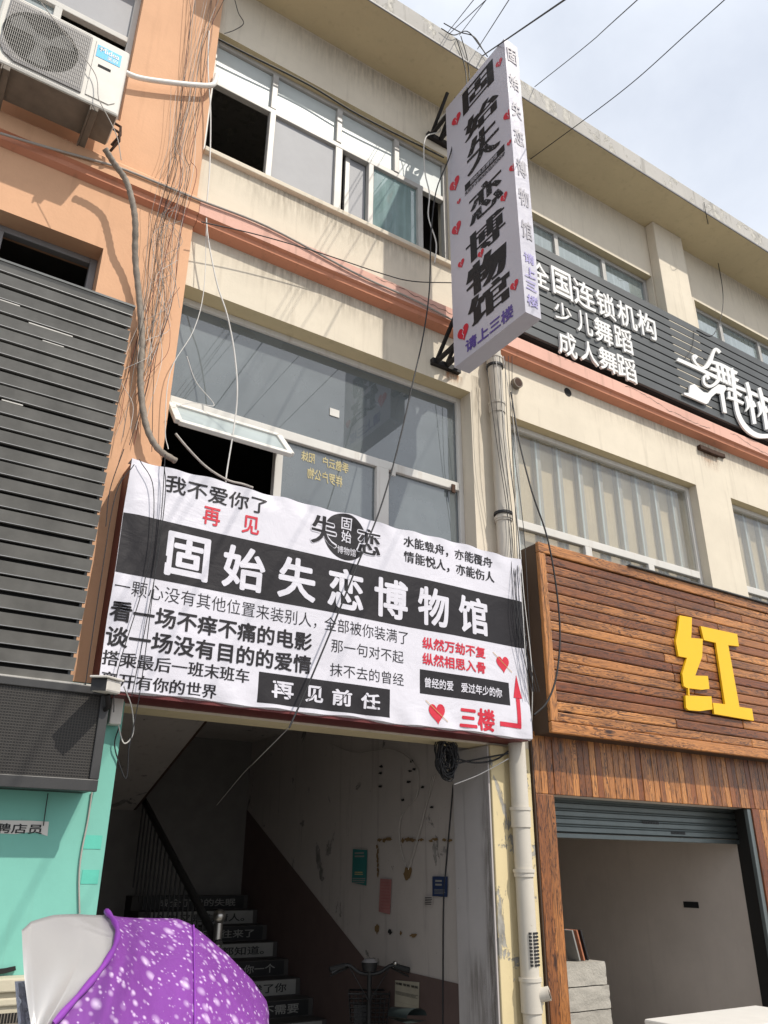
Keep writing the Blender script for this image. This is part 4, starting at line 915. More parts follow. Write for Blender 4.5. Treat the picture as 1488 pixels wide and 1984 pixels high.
MB().box(WX0, WX0+0.082, WY-0.020, WY+0.018, WZ0+0.09, WZ1-0.098).build('stile', M['wood_v'], WS, 0.008)
MB().box(5.75, WX1, WY-0.05, 0.0-0.003, WZ1+0.002, WZ1+0.012).build('flashing', M['slat'], WS)
ZW = zoomed(940, 760, 2.715)
def wy(pts, dz): return MB().poly([(at(*ZW(*p_), WY-.036).x, WY-0.036-dz, at(*ZW(*p_), WY-.036).z) for p_ in pts], 0.022, (0, -1, 0))
ch = MB()
for k, pts in enumerate(([(1023, 1173), (1088, 1185), (1086, 1262), (1084, 1292), (1145, 1297), (1142, 1390), (1105, 1490), (1172, 1492), (1180, 1560), (1140, 1565), (1060, 1555), (1045, 1545), (1037, 1480), (1062, 1397), (1018, 1388), (1003, 1310), (1015, 1250)],
            [(1053, 1595), (1190, 1600), (1196, 1668), (1130, 1677), (1070, 1672), (1057, 1660)],
            [(1133, 1230), (1325, 1272), (1334, 1337), (1278, 1330), (1337, 1655), (1403, 1665), (1413, 1728), (1205, 1692), (1197, 1633), (1262, 1641), (1213, 1318), (1150, 1303)], [(1066, 1556), (1072, 1557), (1075, 1596), (1068, 1596)])):
    w_ = wy(pts, 0.001*k); ch.add(w_.v, w_.f)
ch.build('character', M['yellow'], WS)

SF_ = thing('wooden_storefront', (7, 0, GZ), 'wood clad shop entrance under the plank sign', 'shopfront')
random.seed(8)
q = MB(); x = 4.60
while x < 9.8: q.box(x+0.001, x+0.068, -0.03-0.006*random.random(), -0.003, 2.165, 2.64); x += 0.07
q.build('lintel_boards', M['wood_v'], SF_, 0.004)
q = MB(); q.box(4.60, 4.70, -0.036, 0.04, GZ, 2.163); q.box(4.703, 4.80, -0.030, 0.04, GZ, 2.163); q.build('post', M['wood_v'], SF_, 0.006)
MB().box(4.585, 4.599, -0.03, 0.03, GZ, 2.62).build('post_side', M['wood_dark'], SF_)
q = MB(); x = 7.34
while x < 9.8: q.box(x+0.001, x+0.108, -0.03-0.006*random.random(), -0.003, GZ, 2.163); x += 0.11
q.build('side_boards', M['wood_v'], SF_, 0.004)
r = MB(); r.quad((7.5, 0.30, GZ), (7.5, 6, GZ), (7.5, 6, 3.0), (7.5, 0.30, 3.0)); r.quad((4.5, 6, GZ), (7.5, 6, GZ), (7.5, 6, 3), (4.5, 6, 3)); r.quad((4.5, 0.1, GZ), (4.5, 6, GZ), (4.5, 6, 3), (4.5, 0.1, 3)); r.quad((4.5, 0.1, 3), (7.5, 0.1, 3), (7.5, 6, 3), (4.5, 6, 3)); r.box(4.5, 7.5, 0.05, 0.24, 2.175, 2.6)
r.build('inner_wall', M['shopinner'], SF_)
q = MB(); q.quad((7.34, 0.02, GZ), (7.5, 0.30, GZ), (7.5, 0.30, 2.6), (7.34, 0.02, 2.6)); q.box(7.42, 7.44, 0.10, 0.13, GZ, 2.2); q.build('jamb', M['peeljamb'], SF_)
a = at(1338, 1752, 0); c = atx(1338, 1753, 7.49)
q = MB(); q.box(7.494, 7.499, c.y-0.09, c.y+0.09, c.z-0.028, c.z+0.028); q.build('socket_hole', M['gap'], SF_)
RS = thing('roller_shutter', (6, 0.27, 1.85), 'half raised grey steel roller shutter of the wooden shop', 'shutter')
q = MB(); z = 2.2
pts = []
for i in range(5):
    zt_ = 2.205-i*0.062; pts += [(0.275, zt_), (0.255, zt_-0.012), (0.255, zt_-0.045), (0.275, zt_-0.056)]
for k in range(len(pts)-1): q.quad((4.80, pts[k][0], pts[k][1]), (4.80, pts[k+1][0], pts[k+1][1]), (7.5, pts[k+1][0], pts[k+1][1]), (7.5, pts[k][0], pts[k][1]))
q.build('slats', M['shutter'], RS)
MB().box(4.80, 7.5, 0.245, 0.285, 1.860, 1.897).build('bottom_bar', M['shutter'], RS, 0.004)
MB().box(7.285, 7.338, -0.02, 0.019, GZ, 2.16).build('guide_rail', M['shutter'], RS, 0.004)
q = MB()
for px, py, w_ in ((1262, 1594, .22), (1315, 1614, .2)):
    c = at(px, py, .25)
    for j in range(10): q.box(c.x-w_/2+j*w_/10, c.x-w_/2+j*w_/10+w_/14, 0.2525, 0.2545, c.z-0.012, c.z+0.012)
q.build('stamped_notice', M['black'], RS)

# blocks and boards inside the shop doorway
random.seed(21); zc = GZ
blocks = [(0.19, 0.42, 0.30, 'broad grey concrete block at the foot of the stack'), (0.17, 0.40, 0.30, 'rough grey concrete block low in the stack beside the brick'), (0.13, 0.38, 0.26, 'thin rough concrete block in the middle of the stack, white mortar on it'),
          (0.15, 0.36, 0.26, 'pale squared concrete block below the leaning boards'), (0.15, 0.34, 0.26, 'topmost concrete block, clean cut end, boards standing on it')]
ztop = at(1135, 1862, .3).z
hs = [0.30, 0.22, 0.155, 0.15, 0.15]; zc = ztop-sum(hs)
zc = GZ; sc = (ztop-GZ)/sum(hs)
for (h_, (b0, w_, d_, lab)) in zip(hs, blocks):
    h = h_*sc; q = MB(); dx = random.uniform(-.03, .03)
    xa, xb = 4.95+dx, 5.44+dx*.5+w_*0.42-0.14+b0*0.3
    q.grid(lambda u, v: (xa+u*(xb-xa), 0.24+0.008*noise.noise(Vector((u*6, v*4, zc*7))), zc+0.004+v*(h-0.008)), 16, 8); q.grid(lambda u, v: (xb+0.02*noise.noise(Vector((u*6, v*4, zc*9))), 0.24+u*0.28, zc+0.004+v*(h-0.008)), 10, 8)
    q.box(xa, xb, 0.245, 0.52, zc+0.004, zc+h-0.004)
    tag(q.build('concrete_block', M['block']), lab, 'concrete block', 'concrete blocks stacked inside the doorway'); zc += h
for k, (dz, lab) in enumerate(((0.30, 'red brick end at the right of the block stack, lower'), (0.44, 'red brick end at the right of the block stack, upper'))):
    q = MB().box(5.46+0.02*k, 5.58, 0.34, 0.46, GZ+dz*1.4, GZ+dz*1.4+0.075); tag(q.build('brick', M['brick'], None, 0.006), lab, 'brick')
for k, (mt, xx, lab) in enumerate((('dimpaper', 5.22, 'white edged board leaning left of the others on the blocks'), ('brick', 5.27, 'orange edged board leaning in the middle on the blocks'), ('black', 5.315, 'dark board leaning rightmost on the blocks'))):
    q = MB(); q.beam((xx+0.06, 0.38, ztop+0.003), (xx, 0.38, ztop+0.22), 0.014, 0.13, 0, (0, 1, 0)); tag(q.build('leaning_board', M[mt]), lab, 'board', 'boards leaning on the block stack')
q = MB(); q.box(4.82, 5.12, 0.30, 0.50, ztop+0.10, ztop+0.16); q.box(4.82, 4.86, 0.31, 0.49, ztop, ztop+0.10); q.box(5.05, 5.09, 0.31, 0.49, ztop, ztop+0.10)
tag(q.build('wooden_crate', M['wood_dark']), 'dark low stand half hidden by the wooden post', 'stand')
# white box in front of the shop
q = MB(); c = at(1425, 1955, -.55); q.box(5.16, 6.4, -0.95, -0.42, GZ, 0.615, 0)
WB = thing('white_cabinet', (5.7, -0.7, GZ), 'white metal cabinet with overhanging lid at the shop doorway', 'cabinet')
q.build('body', M['white_box'], WB, 0.01); MB().box(5.14, 6.42, -0.97, -0.40, 0.618, 0.66).build('lid', M['white_box'], WB, 0.012)

# ------------------------------------------------------------ posters in the passage
def poster(name, pts, mt, label, cat, extra=None, mats=None):
    q = MB(); P = [wx(*p_) for p_ in pts]; q.flat([(4.148, p_.y, p_.z) for p_ in P], (-1, 0, 0), 0)
    if extra: extra(q)
    return tag(q.build(name, mats or [M[mt]]), label, cat)
def lines(x0, y0, x1, y1, n, mi, w=0.5):
    def f(q):
        a, b = wx(x0, y0), wx(x1, y1)
        for i in range(n):
            z = a.z+(b.z-a.z)*(i+0.5)/n; hh = abs(b.z-a.z)/n*w/2; e_ = random.uniform(0, .12)*abs(a.y-b.y)
            q.flat([(4.146, a.y, z-hh), (4.146, b.y+e_, z-hh), (4.146, b.y+e_, z+hh), (4.146, a.y, z+hh)], (-1, 0, 0), mi)
    return f
def ptext(q, body, x0, y0, x1, y1, mi):
    a, b = wx(x0, y0), wx(x1, y1); q.text(body, a.y, b.y, b.z, a.z, lambda u, v, h: (4.146-h, u, v), mi, 0.02)
poster('teal_poster', ((684, 1645), (712, 1647), (710, 1716), (682, 1710)), 'tealpaper', 'narrow teal poster on the stairway wall', 'poster',
       lambda q: (lines(688, 1650, 708, 1662, 2, 1)(q), lines(688, 1688, 704, 1696, 2, 2)(q), lines(684, 1700, 709, 1712, 3, 1)(q)), [M['tealpaper'], M['dimpaper'], M['gold']])
poster('pink_notice', ((737, 1702), (759, 1704), (756, 1772), (734, 1766)), 'pinkpaper', 'faded pink paper notice on the stairway wall', 'notice', lines(739, 1706, 757, 1764, 9, 1, 0.25), [M['pinkpaper'], plain('rose_print', (0.33, 0.11, 0.10))])
poster('blue_poster', ((838, 1698), (868, 1698), (867, 1738), (838, 1736)), 'bluepaper', 'small dark blue poster on the stairway wall', 'poster', lambda q: (lines(844, 1703, 858, 1718, 2, 1)(q), lines(842, 1722, 864, 1733, 4, 1, .3)(q)), [M['bluepaper'], M['dimpaper']])
poster('stamped_leaflet', ((823, 1735), (839, 1737), (838, 1757), (822, 1753)), 'black', 'black ink stamped block of lettering beneath the blue poster', 'notice', lines(824, 1737, 838, 1754, 5, 1, .5), [M['inner'], M['black']])
poster('newspaper_notice', ((766, 1899), (813, 1903), (812, 1954), (765, 1950)), 'newsprint', 'yellowed printed notice behind the bicycle', 'notice', lambda q: (ptext(q, '治疑 取将 绝技', 767, 1902, 811, 1916, 1), lines(767, 1919, 811, 1936, 4, 1, .3)(q), lines(767, 1940, 811, 1950, 1, 1, .6)(q)), [M['newsprint'], M['black']])

# cable coil
q = MB(); c = at(858, 1468, 0.12)
for k in range(26):
    pts = []; ph_ = random.uniform(0, 6); rk = random.choice((1, 1, .95, .85, .7, .5, .35))
    for i in range(25):
        a = 2*math.pi*i/24; rr = rk*(1+0.12*math.sin(a*2+ph_))
        pts.append((c.x+0.085*rr*math.cos(a)+random.uniform(-.006, .006), c.y-0.08+0.003*k+random.uniform(-.01, .01), c.z+0.16*rr*math.sin(a)))
    q.tube(pts, 0.005, 5)
tag(q.build('cable_coil', M['wire_b']), 'coil of black cable hanging at the passage ceiling', 'cable coil')

# ------------------------------------------------------------ security camera and junction box
CC = thing('security_camera', (1.07, -0.33, 2.54), 'white bullet security camera beside the banner corner', 'camera')
c = at(208, 1332, -.42)
MB().beam((c.x-0.07, c.y-0.10, c.z-0.01), (c.x+0.06, c.y+0.10, c.z+0.02), 0.085, 0.07, 0).build('housing', M['acwhite'], CC, 0.012)
MB().beam((c.x-0.085, c.y-0.13, c.z+0.028), (c.x+0.065, c.y+0.10, c.z+0.062), 0.10, 0.012, 0).build('sun_hood', M['acwhite'], CC, 0.004)
MB().beam((c.x-0.072, c.y-0.104, c.z-0.01), (c.x-0.0735, c.y-0.107, c.z-0.01), 0.08, 0.066, 0).build('lens_face', M['black'], CC)
MB().tube([(c.x+0.02, c.y+0.05, c.z-0.03), (c.x+0.04, c.y+0.08, c.z-0.09), (1.15, -0.26, c.z-0.11)], 0.016, 8).build('mount', M['steel_black'], CC)
c = at(224, 1376, -.1); q = MB().box(c.x-0.035, c.x+0.035, -0.13, -0.06, c.z-0.085, c.z+0.085)
tag(q.build('junction_box', M['acwhite'], None, 0.008), 'slim white junction box under the security camera', 'junction box')

# ------------------------------------------------------------ wires
def wire(pts, r, mt, label, group, name='wire', n=6, jit=0.0):
    P = [Vector(p_) for p_ in pts]
    if jit: P = [P[0]]+[p_+Vector((random.uniform(-jit, jit), random.uniform(-jit, jit)*0.5, 0)) for p_ in P[1:-1]]+[P[-1]]
    q = MB().tube(smooth_path(P, n), r, 5, 0, False)
    return tag(q.build(name, M[mt]), label, 'wire', group)
random.seed(42)
GC = 'thin wires tangled down the orange column'
LAB = {'wire_w': 'thin white wire in the tangle down the orange column', 'wire_g': 'thin grey wire in the tangle down the orange column', 'wire_b': 'thin black wire in the tangle down the orange column', 'wire_r': 'thin red-brown wire in the tangle down the orange column'}
for k in range(19):
    mt = random.choice(['wire_w', 'wire_g', 'wire_g', 'wire_b', 'wire_b', 'wire_r', 'wire_w'])
    xt = random.uniform(1.0, 1.34); xm = random.uniform(1.0, 1.33); xb = random.uniform(1.0, 1.3)
    zz = [8.9, 8.2, 7.5, 6.9, 6.5, 6.0, 5.4, 4.8, 4.25]; pts = []
    top = random.choice([8.9, 8.9, 8.9, 7.6, 7.5]); bot = random.choice([4.2, 4.2, 4.5, 5.0, 3.9])
    for z in zz:
        if z > top or z < bot-0.3: continue
        t_ = (9-z)/4.8; x = (xt*(1-t_)**2+2*xm*t_*(1-t_)+xb*t_*t_)+random.uniform(-.045, .045)
        if 5.3 > z: x -= 0.06*(5.3-z)
        y = -0.20-random.uniform(0, .05) if 6.1 < z < 6.7 else -0.075-random.uniform(0, .07)
        pts.append((min(x, 1.37), y, z+random.uniform(-.1, .1)))
    wire(pts, random.uniform(0.0012, 0.0027), mt, LAB[mt], GC)
for k in range(9):                                     # slack loops
    mt = random.choice(['wire_g', 'wire_w', 'wire_r']); x = random.uniform(1.05, 1.3); z = random.uniform(4.6, 5.9)
    pts = [(x+random.uniform(-.12, .12), -0.09-random.uniform(0, .05), z+0.6-i*0.2) for i in range(6)]
    wire(pts, 0.0018, mt, LAB[mt], GC)
def pxs(l, Y): return [at(a, b, (Y if len(c) == 0 else c[0])) for a, b, *c in l]
wire(pxs([(405, 60), (403, 130), (408, 220), (406, 330), (400, 430), (418, 540), (440, 610), (455, 690), (459, 780), (440, 910), (437, 935)], -.12), 0.006, 'wire_w', 'long white cable swinging in front of the second floor window', None)
wire(pxs([(400, 430), (395, 560), (375, 640), (330, 720), (320, 830), (326, 870)], -.1), 0.0035, 'wire_w', 'thin pale wire drooping past the left edge of the big window', None)
wire(pxs([(362, 690), (380, 740), (415, 785), (372, 780), (335, 790)], -.12), 0.003, 'wire_w', 'pale wire looped in front of the open sash', None)
wire(pxs([(340, 840), (365, 870), (400, 905), (440, 930), (470, 938), (490, 945)], -.14), 0.009, 'wire_g', 'beige flex sagging under the open sash to the banner top', None)
wire(pxs([(895, 175, -.45), (885, 235, -.42), (872, 300, -.4), (845, 370, -.36), (835, 460, -.34), (832, 560, -.34), (820, 650, -.34), (800, 740, -.34), (770, 870, -.35), (735, 990, -.36), (690, 1100, -.36), (640, 1225, -.36), (585, 1355, -.37), (560, 1410, -.38)], -.3), 0.0065, 'wire_b', 'long black cable slanting down across the windows and banner', None)
wire(pxs([(560, 1410, -.38), (500, 1470, .0), (470, 1500, .5), (420, 1560, 1.2)], 0), 0.0022, 'wire_g', 'grey wire continuing from the banner edge into the dark stairwell', None)
wire(pxs([(905, 170, -.7), (868, 215, -.33), (850, 235, -.2), (852, 255, -.12), (824, 268, -.1), (823, 330, -.1), (832, 375, -.1), (830, 420, -.1), (845, 470, -.1), (842, 510, -.1)], -.1), 0.007, 'wire_w', 'white cable kinked down from the blade sign past the window', None)
wire(pxs([(390, 430), (500, 455), (620, 490), (740, 530), (800, 545), (877, 548)], -.2), 0.005, 'wire_b', 'black wire sagging along the pink band to the blade sign', None)
wire(pxs([(0, 258), (90, 285), (180, 310), (245, 330), (380, 385), (520, 440), (690, 530), (800, 580), (877, 620)], -.15), 0.010, 'wire_g', 'grey conduit cable laid along the top of the band', None)
wire(pxs([(412, 70), (480, 105), (600, 165), (700, 225), (860, 305)], -.02), 0.010, 'wire_b', 'black cable along the top of the third floor window', None)
wire(pxs([(80, 5), (110, 45), (150, 95), (185, 145), (190, 185), (195, 200), (225, 260), (235, 310)], -.54), 0.0035, 'wire_g', 'thin grey wire hanging across the air conditioner front', None)
wire(pxs([(455, 0), (462, 25), (472, 45), (455, 58), (435, 65)], -.05), 0.004, 'wire_b', 'short curled black wire end on the cream wall under the eave', None)
GR = 'black wires dropping beside the drain pipe'
for k, (a, b, c, d) in enumerate(((940, 962, 985, 1030), (955, 968, 990, 1040), (968, 975, 995, 1035), (978, 985, 1005, 1025), (985, 990, 1000, 1045), (992, 998, 1012, 1032))):
    wire(pxs([(a, 690), (b, 850), (c, 1020), (c+8, 1180, -.3), (d, 1340, -.32)], -.22), 0.0033, 'wire_b', 'thin black wire dropping beside the drain pipe past the banner edge', GR, jit=0.02)
for k, (a, d) in enumerate(((975, 1020), (960, 1035))):
    wire(pxs([(a, 690), (a+25, 860), (1000, 1010), (1012, 1150, -.3), (d, 1300, -.32), (1030, 1420, -.2)], -.2), 0.0036, 'wire_w', 'thin white wire dropping beside the drain pipe past the banner edge', 'white wires dropping beside the drain pipe', jit=0.02)
wire(pxs([(990, 760, -.1), (1005, 850, -.2), (1030, 950, -.3), (1060, 1040, -.33), (1078, 1140, -.34), (1085, 1230, -.34), (1078, 1310, -.34), (1060, 1360, -.33), (1035, 1385, -.3)], -.3), 0.008, 'wire_b', 'thick black cable curving across the corner of the plank sign', None)
wire(pxs([(1364, 392, -.605), (1370, 425, -.58), (1376, 450, -.25), (1385, 480, -.1), (1400, 560, -.1), (1398, 610, -.14), (1380, 650, -.14), (1350, 640, -.14)], -.1), 0.005, 'wire_b', 'loose black wire dangling from the eave over the dance sign', None)
wire(pxs([(1345, 640), (1343, 665), (1335, 685), (1320, 700)], -.145), 0.004, 'wire_b', 'short black wire end trailing on the dance sign slats', None)
# wires from the roof edge over the street
RE = lambda px, py: at(px, py, -.6)
OH = 'overhead wires leaving the roof edge'
def over(a, b, Y, r, lab, mid=None): p0, p2 = RE(*a), at(*b, Y); p1 = at(*mid) if mid else p0.lerp(p2, .5); wire([p0, p1, p2, p2+(p2-p1)*6], r*0.62, 'wire_b', lab, OH, 'overhead_wire')
over((868, 62), (965, -60), -2.5, 0.006, 'overhead wire leaving the roof edge left of the blade sign top')
over((872, 64), (985, -40), -2.6, 0.006, 'overhead wire leaving the roof edge left of the blade sign top')
over((890, 68), (1010, -90), -2.4, 0.006, 'overhead wire leaving the roof edge left of the blade sign top')
over((925, 95), (1005, -30), -2.2, 0.007, 'overhead wire rising just left of the blade sign top')
over((935, 108), (1130, -25), -3.0, 0.011, 'thick black overhead cable passing behind the blade sign top')
over((1036, 168), (1250, -14), -3.0, 0.007, 'thin overhead wire crossing the sky right of the blade sign', (1140, 85, -1.7))
wire([at(1028, 308, -.02), at(1140, 226, -1.0), at(1230, 156, -1.6), at(1330, 66, -2.3), at(1430, -24, -3.0), at(1430, -24, -3.0)*8-at(1330, 66, -2.3)*7], 0.005, 'wire_b', 'longest overhead wire crossing the sky from under the eave', OH, 'overhead_wire')
random.seed(4)
for k, l in enumerate(([(855, 55), (880, 70), (905, 62), (930, 88), (945, 110)], [(860, 45), (890, 60), (920, 72), (938, 100)], [(893, 70, -.62), (905, 110, -.6), (912, 150, -.58), (908, 172, -.7)], [(885, 75, -.62), (900, 130, -.6), (905, 180, -.6)])):
    wire(pxs(l, -.62), 0.006, 'wire_b', 'black wire tangled on the roof edge by the blade sign', 'wires tangled on the roof edge', jit=0.02)
for k, l in enumerate(([(260, 900), (225, 960), (190, 1150), (165, 1330)], [(270, 890), (300, 950), (285, 1100), (230, 1300), (220, 1380)], [(320, 880), (310, 1000), (295, 1150), (270, 1330), (250, 1450)], [(318, 900), (318, 960), (300, 1120), (255, 1350)], [(240, 870), (215, 950), (205, 1020)])):
    wire(pxs(l, -.30), 0.003, 'wire_b', 'thin black wire hanging in front of the left end of the banner', 'black wires over the left end of the banner', jit=0.01)
for k, l in enumerate(([(240, 1330, -.3), (255, 1370, -.2), (258, 1420, -.1), (240, 1440, -.08), (228, 1400, -.09)], [(230, 1410, -.08), (222, 1440, -.08), (228, 1470, -.07), (245, 1508, -.07), (250, 1430, -.08)])):
    wire(pxs(l, -.1), 0.004, 'wire_w' if k == 0 else 'wire_b', 'white lead looping under the security camera' if k == 0 else 'black lead looping under the security camera', 'leads under the security camera')
wire(pxs([(178, 1535), (170, 1590), (158, 1650), (153, 1700), (154, 1770)], -.065), 0.005, 'wire_g', 'grey cable running down the turquoise wall', None)
wire(pxs([(93, 1537), (88, 1570), (84, 1600)], -.07), 0.003, 'wire_b', 'short black wire hanging to the torn paper strip', None)
wire([wx(878, 1520), wx(864, 1680), wx(859, 1760), wx(858, 1985)], 0.006, 'wire_b', 'straight black cable down the stairway wall past the blue poster', None)
for k, l in enumerate(([(640, 1440), (690, 1458), (760, 1452), (800, 1475), (812, 1500), (808, 1545), (780, 1580), (776, 1630), (788, 1680)], [(840, 1505), (818, 1600), (796, 1680)], [(845, 1500), (805, 1640), (793, 1685)])):
    wire([Vector((4.14, wx(*p_).y, wx(*p_).z)) for p_ in l], 0.004, 'wire_g', ('long grey wire arching over the stairway wall' if k == 0 else 'pale wire slanting to the broken socket on the stairway wall'), None if k == 0 else 'wires to the broken socket')
for k, l in enumerate(([(884, 1470, 0.05), (920, 1478, -.02), (960, 1472, -.05), (985, 1455, -.1)], [(880, 1480, 0.05), (930, 1470, -.02), (985, 1460, -.1)], [(880, 1520, .05), (930, 1500, -.03), (985, 1470, -.1)])):
    wire(pxs(l, 0), 0.007 if k < 2 else 0.004, 'wire_b' if k < 2 else 'wire_w', 'black cable from the coil to the drain pipe' if k < 2 else 'white wire from the coil to the drain pipe', 'cables between the coil and the drain pipe')

# ------------------------------------------------------------ electric bicycle in the passage
hc = at(716, 1874, 1.25); hz = hc.z
EB = thing('electric_bicycle', (hc.x+0.1, 0.7, GZ), 'dark electric bicycle with front basket in the passage', 'bicycle')
bd = Vector((0.85, -0.53, 0)); fd = Vector((0.53, 0.85, 0)); fr = Vector((-0.16, 0.99, 0)).normalized()
q = MB(); C = Vector((hc.x, hc.y, hz-0.02))
q.tube(smooth_path([C-bd*0.30+Vector((0, 0, -.02))-fd*.04, C-bd*0.18+Vector((0, 0, .035)), C-bd*0.07+Vector((0, 0, -.02)), C+bd*0.07+Vector((0, 0, -.02)), C+bd*0.18+Vector((0, 0, .035)), C+bd*0.30-fd*.04], 5), 0.014, 8); q.build('handlebar', M['black'], EB)
for sg in (-1, 1):
    a = C+bd*sg*0.20+Vector((0, 0, .03)); b = C+bd*sg*0.315+Vector((0, 0, .005))-fd*.04; q = MB().tube([a, b], 0.021, 10); q.build('grip', M['rubber'], EB)
    q = MB(); q.tube(smooth_path([a-bd*sg*.05, a+fd*.05+Vector((0, 0, -.03)), b+fd*.05+Vector((0, 0, -.05))], 4), 0.007, 6); q.tube(smooth_path([a-bd*sg*.03, a-bd*sg*.1+Vector((0, 0, -.10)), C+Vector((0, 0, -.22))], 5), 0.004, 5); q.build('brake_lever', M['black'], EB)
q = MB(); q.ball(C+bd*0.20+Vector((0, -.01, .05)), 0.018); q.build('bell', M['steel'], EB)
q = MB(); q.tube([C+Vector((0, 0, -.005)), C+Vector((0, 0, .055))], [0.055, 0.066], 16, 0); q.tube([C+Vector((0, 0, .056)), C+Vector((0, 0, .080))], [0.066, 0.04], 16, 1); q.build('display', [M['black'], M['acgrey']], EB)
hb = Vector((C.x, C.y, GZ+0.62))+fd*0.05
q = MB(); q.tube([C+Vector((0, 0, -.0)), hb], 0.019, 10); fx = Vector((hb.x, hb.y, GZ+0.26))+fd*0.14
for sg in (-1, 1): q.tube([hb+bd*sg*0.02, hb+bd*sg*0.055+Vector((0, 0, -.05)), fx+bd*sg*0.055], 0.012, 8)
q.build('fork', M['black'], EB)
def wheel(c, ax):
    w_ = MB().torus(c, 0.235, 0.026, ax).build('wheel', M['rubber'], EB); q = MB().torus(c, 0.205, 0.009, ax, 36, 6)
    u = Vector(ax).orthogonal().normalized(); v = Vector(ax).cross(u)
    for i in range(14): a = 2*math.pi*i/14; q.tube([c, c+(u*math.cos(a)+v*math.sin(a))*0.2], 0.0025, 4)
    q.tube([c-Vector(ax)*.05, c+Vector(ax)*.05], 0.04, 12); q.build('rim', M['steel'], w_)
wheel(fx, bd); sd_ = Vector((-fr.y, fr.x, 0)); rx = hb-fr*1.0; rx.z = GZ+0.26; wheel(rx, sd_)
sp = at(783, 1966, 0.72); sp = Vector((sp.x, sp.y, sp.z-0.02)); bb = (hb+rx)/2; bb.z = GZ+0.28
q = MB(); q.tube(smooth_path([hb+Vector((0, 0, -.02)), hb-fr*0.25+Vector((0, 0, -.25)), bb], 5), 0.03, 10); q.tube([bb, Vector((sp.x, sp.y, sp.z-.06))], 0.018, 10)
for sg in (-1, 1): q.tube([bb+sd_*sg*.03, rx+sd_*sg*.06], 0.01, 8); q.tube([bb.lerp(sp, .6)+sd_*sg*.02, rx+sd_*sg*.06], 0.009, 8)
q.build('frame', M['black'], EB)
q = MB(); q.grid(lambda u, v: sp+fr*(u-.5)*0.27+sd_*math.cos(v*math.pi)*(0.10*(1-u*.62))+Vector((0, 0, 0.055*math.sin(v*math.pi)+0.02*(1-u))), 10, 10); q.grid(lambda u, v: sp+fr*(u-.5)*0.27+sd_*(v-.5)*2*(0.10*(1-u*.62))+Vector((0, 0, -.012)), 6, 4); q.build('saddle', plain('dark_green_grey_saddle', (0.03, 0.04, 0.04), 0.4), EB)
bk = C+fd*0.20+Vector((0, 0, -.30)); q = MB()
def rg(z, k): return [bk+bd*sx*0.165*k+fd*sy*0.115*k+Vector((0, 0, z)) for sx, sy in ((-1, -1), (1, -1), (1, 1), (-1, 1), (-1, -1))]
for i in range(9): q.tube(rg(-.13+i*.032, 0.85+0.15*i/8), 0.0035 if i < 8 else 0.008, 5)
for i in range(4):
    for k in range(9):
        t_ = k/9; a, b = rg(-.13, .85), rg(.126, 1.0); q.tube([a[i].lerp(a[i+1], t_), b[i].lerp(b[i+1], t_)], 0.003, 4)
for k in range(8): a = rg(-.13, .85); q.tube([a[0].lerp(a[1], k/8), a[3].lerp(a[2], k/8)], 0.003, 4)
q.build('basket', M['black'], EB)
q = MB().beam(bk-bd*.12+Vector((0, 0, -.02)), bk+bd*.02+Vector((0, 0, -.02)), 0.16, 0.13); tag(q.build('basket_bag', M['black']), 'black pouch lying in the bicycle basket', 'pouch')

# ------------------------------------------------------------ scooter under a purple rain canopy
CV = thing('scooter_canopy', (0.9, -2.0, 0.7), 'purple dotted rain canopy with silver front panel', 'canopy')
def cpt(px, py, dist): return at(px, py, dist-5.0)
# stations along the ridge: (ridge px,py,depth) (near hem) (far hem)
stn_ = [((204, 1771, 2.95), (98, 1990, 2.45), (330, 1990, 3.45)),
        ((255, 1775, 3.0), (150, 2050, 2.42), (380, 1990, 3.5)),
        ((300, 1778, 3.05), (215, 2090, 2.42), (430, 1990, 3.5)),
        ((345, 1782, 3.1), (290, 2110, 2.45), (470, 1995, 3.5)),
        ((375, 1795, 3.1), (350, 2110, 2.5), (490, 1995, 3.5)),
        ((440, 1848, 3.1), (420, 2110, 2.6), (515, 2000, 3.4)),
        ((490, 1900, 3.1), (470, 2100, 2.7), (530, 2010, 3.35)),
        ((516, 1938, 3.1), (505, 2080, 2.8), (535, 2030, 3.3)),
        ((521, 1962, 3.1), (516, 2070, 2.95), (530, 2040, 3.25))]
stn_ = [tuple(cpt(*p_) for p_ in s3) for s3 in stn_]
def station(u):
    t_ = u*(len(stn_)-1); k = min(int(t_), len(stn_)-2); f = t_-k
    return [a.lerp(b, f) for a, b in zip(stn_[k], stn_[k+1])]
def arch(rg_, nh, fh, v, bulge=0.45, side=0.0):
    w_ = lambda a, b, t_: a.lerp(b, t_)
    if v < 0.5:
        t_ = v*2; p_ = nh.lerp(rg_, t_); mid = (rg_-nh).length
        return p_+(Vector((-.05, -0.14, 0.05))*(1-side)+Vector((.30, -0.06, 0.12))*side)*mid*math.sin(t_*math.pi)*bulge
    t_ = (v-.5)*2; p_ = rg_.lerp(fh, t_); return p_+Vector((0.0, 0.12, 0.0))*(rg_-fh).length*math.sin(t_*math.pi)*bulge
def canopy(u, v):
    p_ = arch(*station(u), v, 0.45, max(0, 1-u/0.35)**1.5); k = 0.012*math.sin(u*9+v*7)+0.012*noise.noise(p_*6)-0.016*math.exp(-((u-0.5-0.08*(0.5-v))/0.02)**2)-0.010*abs(noise.noise(Vector((u*14, v*3, 2))))*max(0, 1-u*2.5)
    return p_+Vector((-.4, -.6, .3))*k
CVo = MB().grid(canopy, 60, 50).build('cloth', M['dots'], CV)
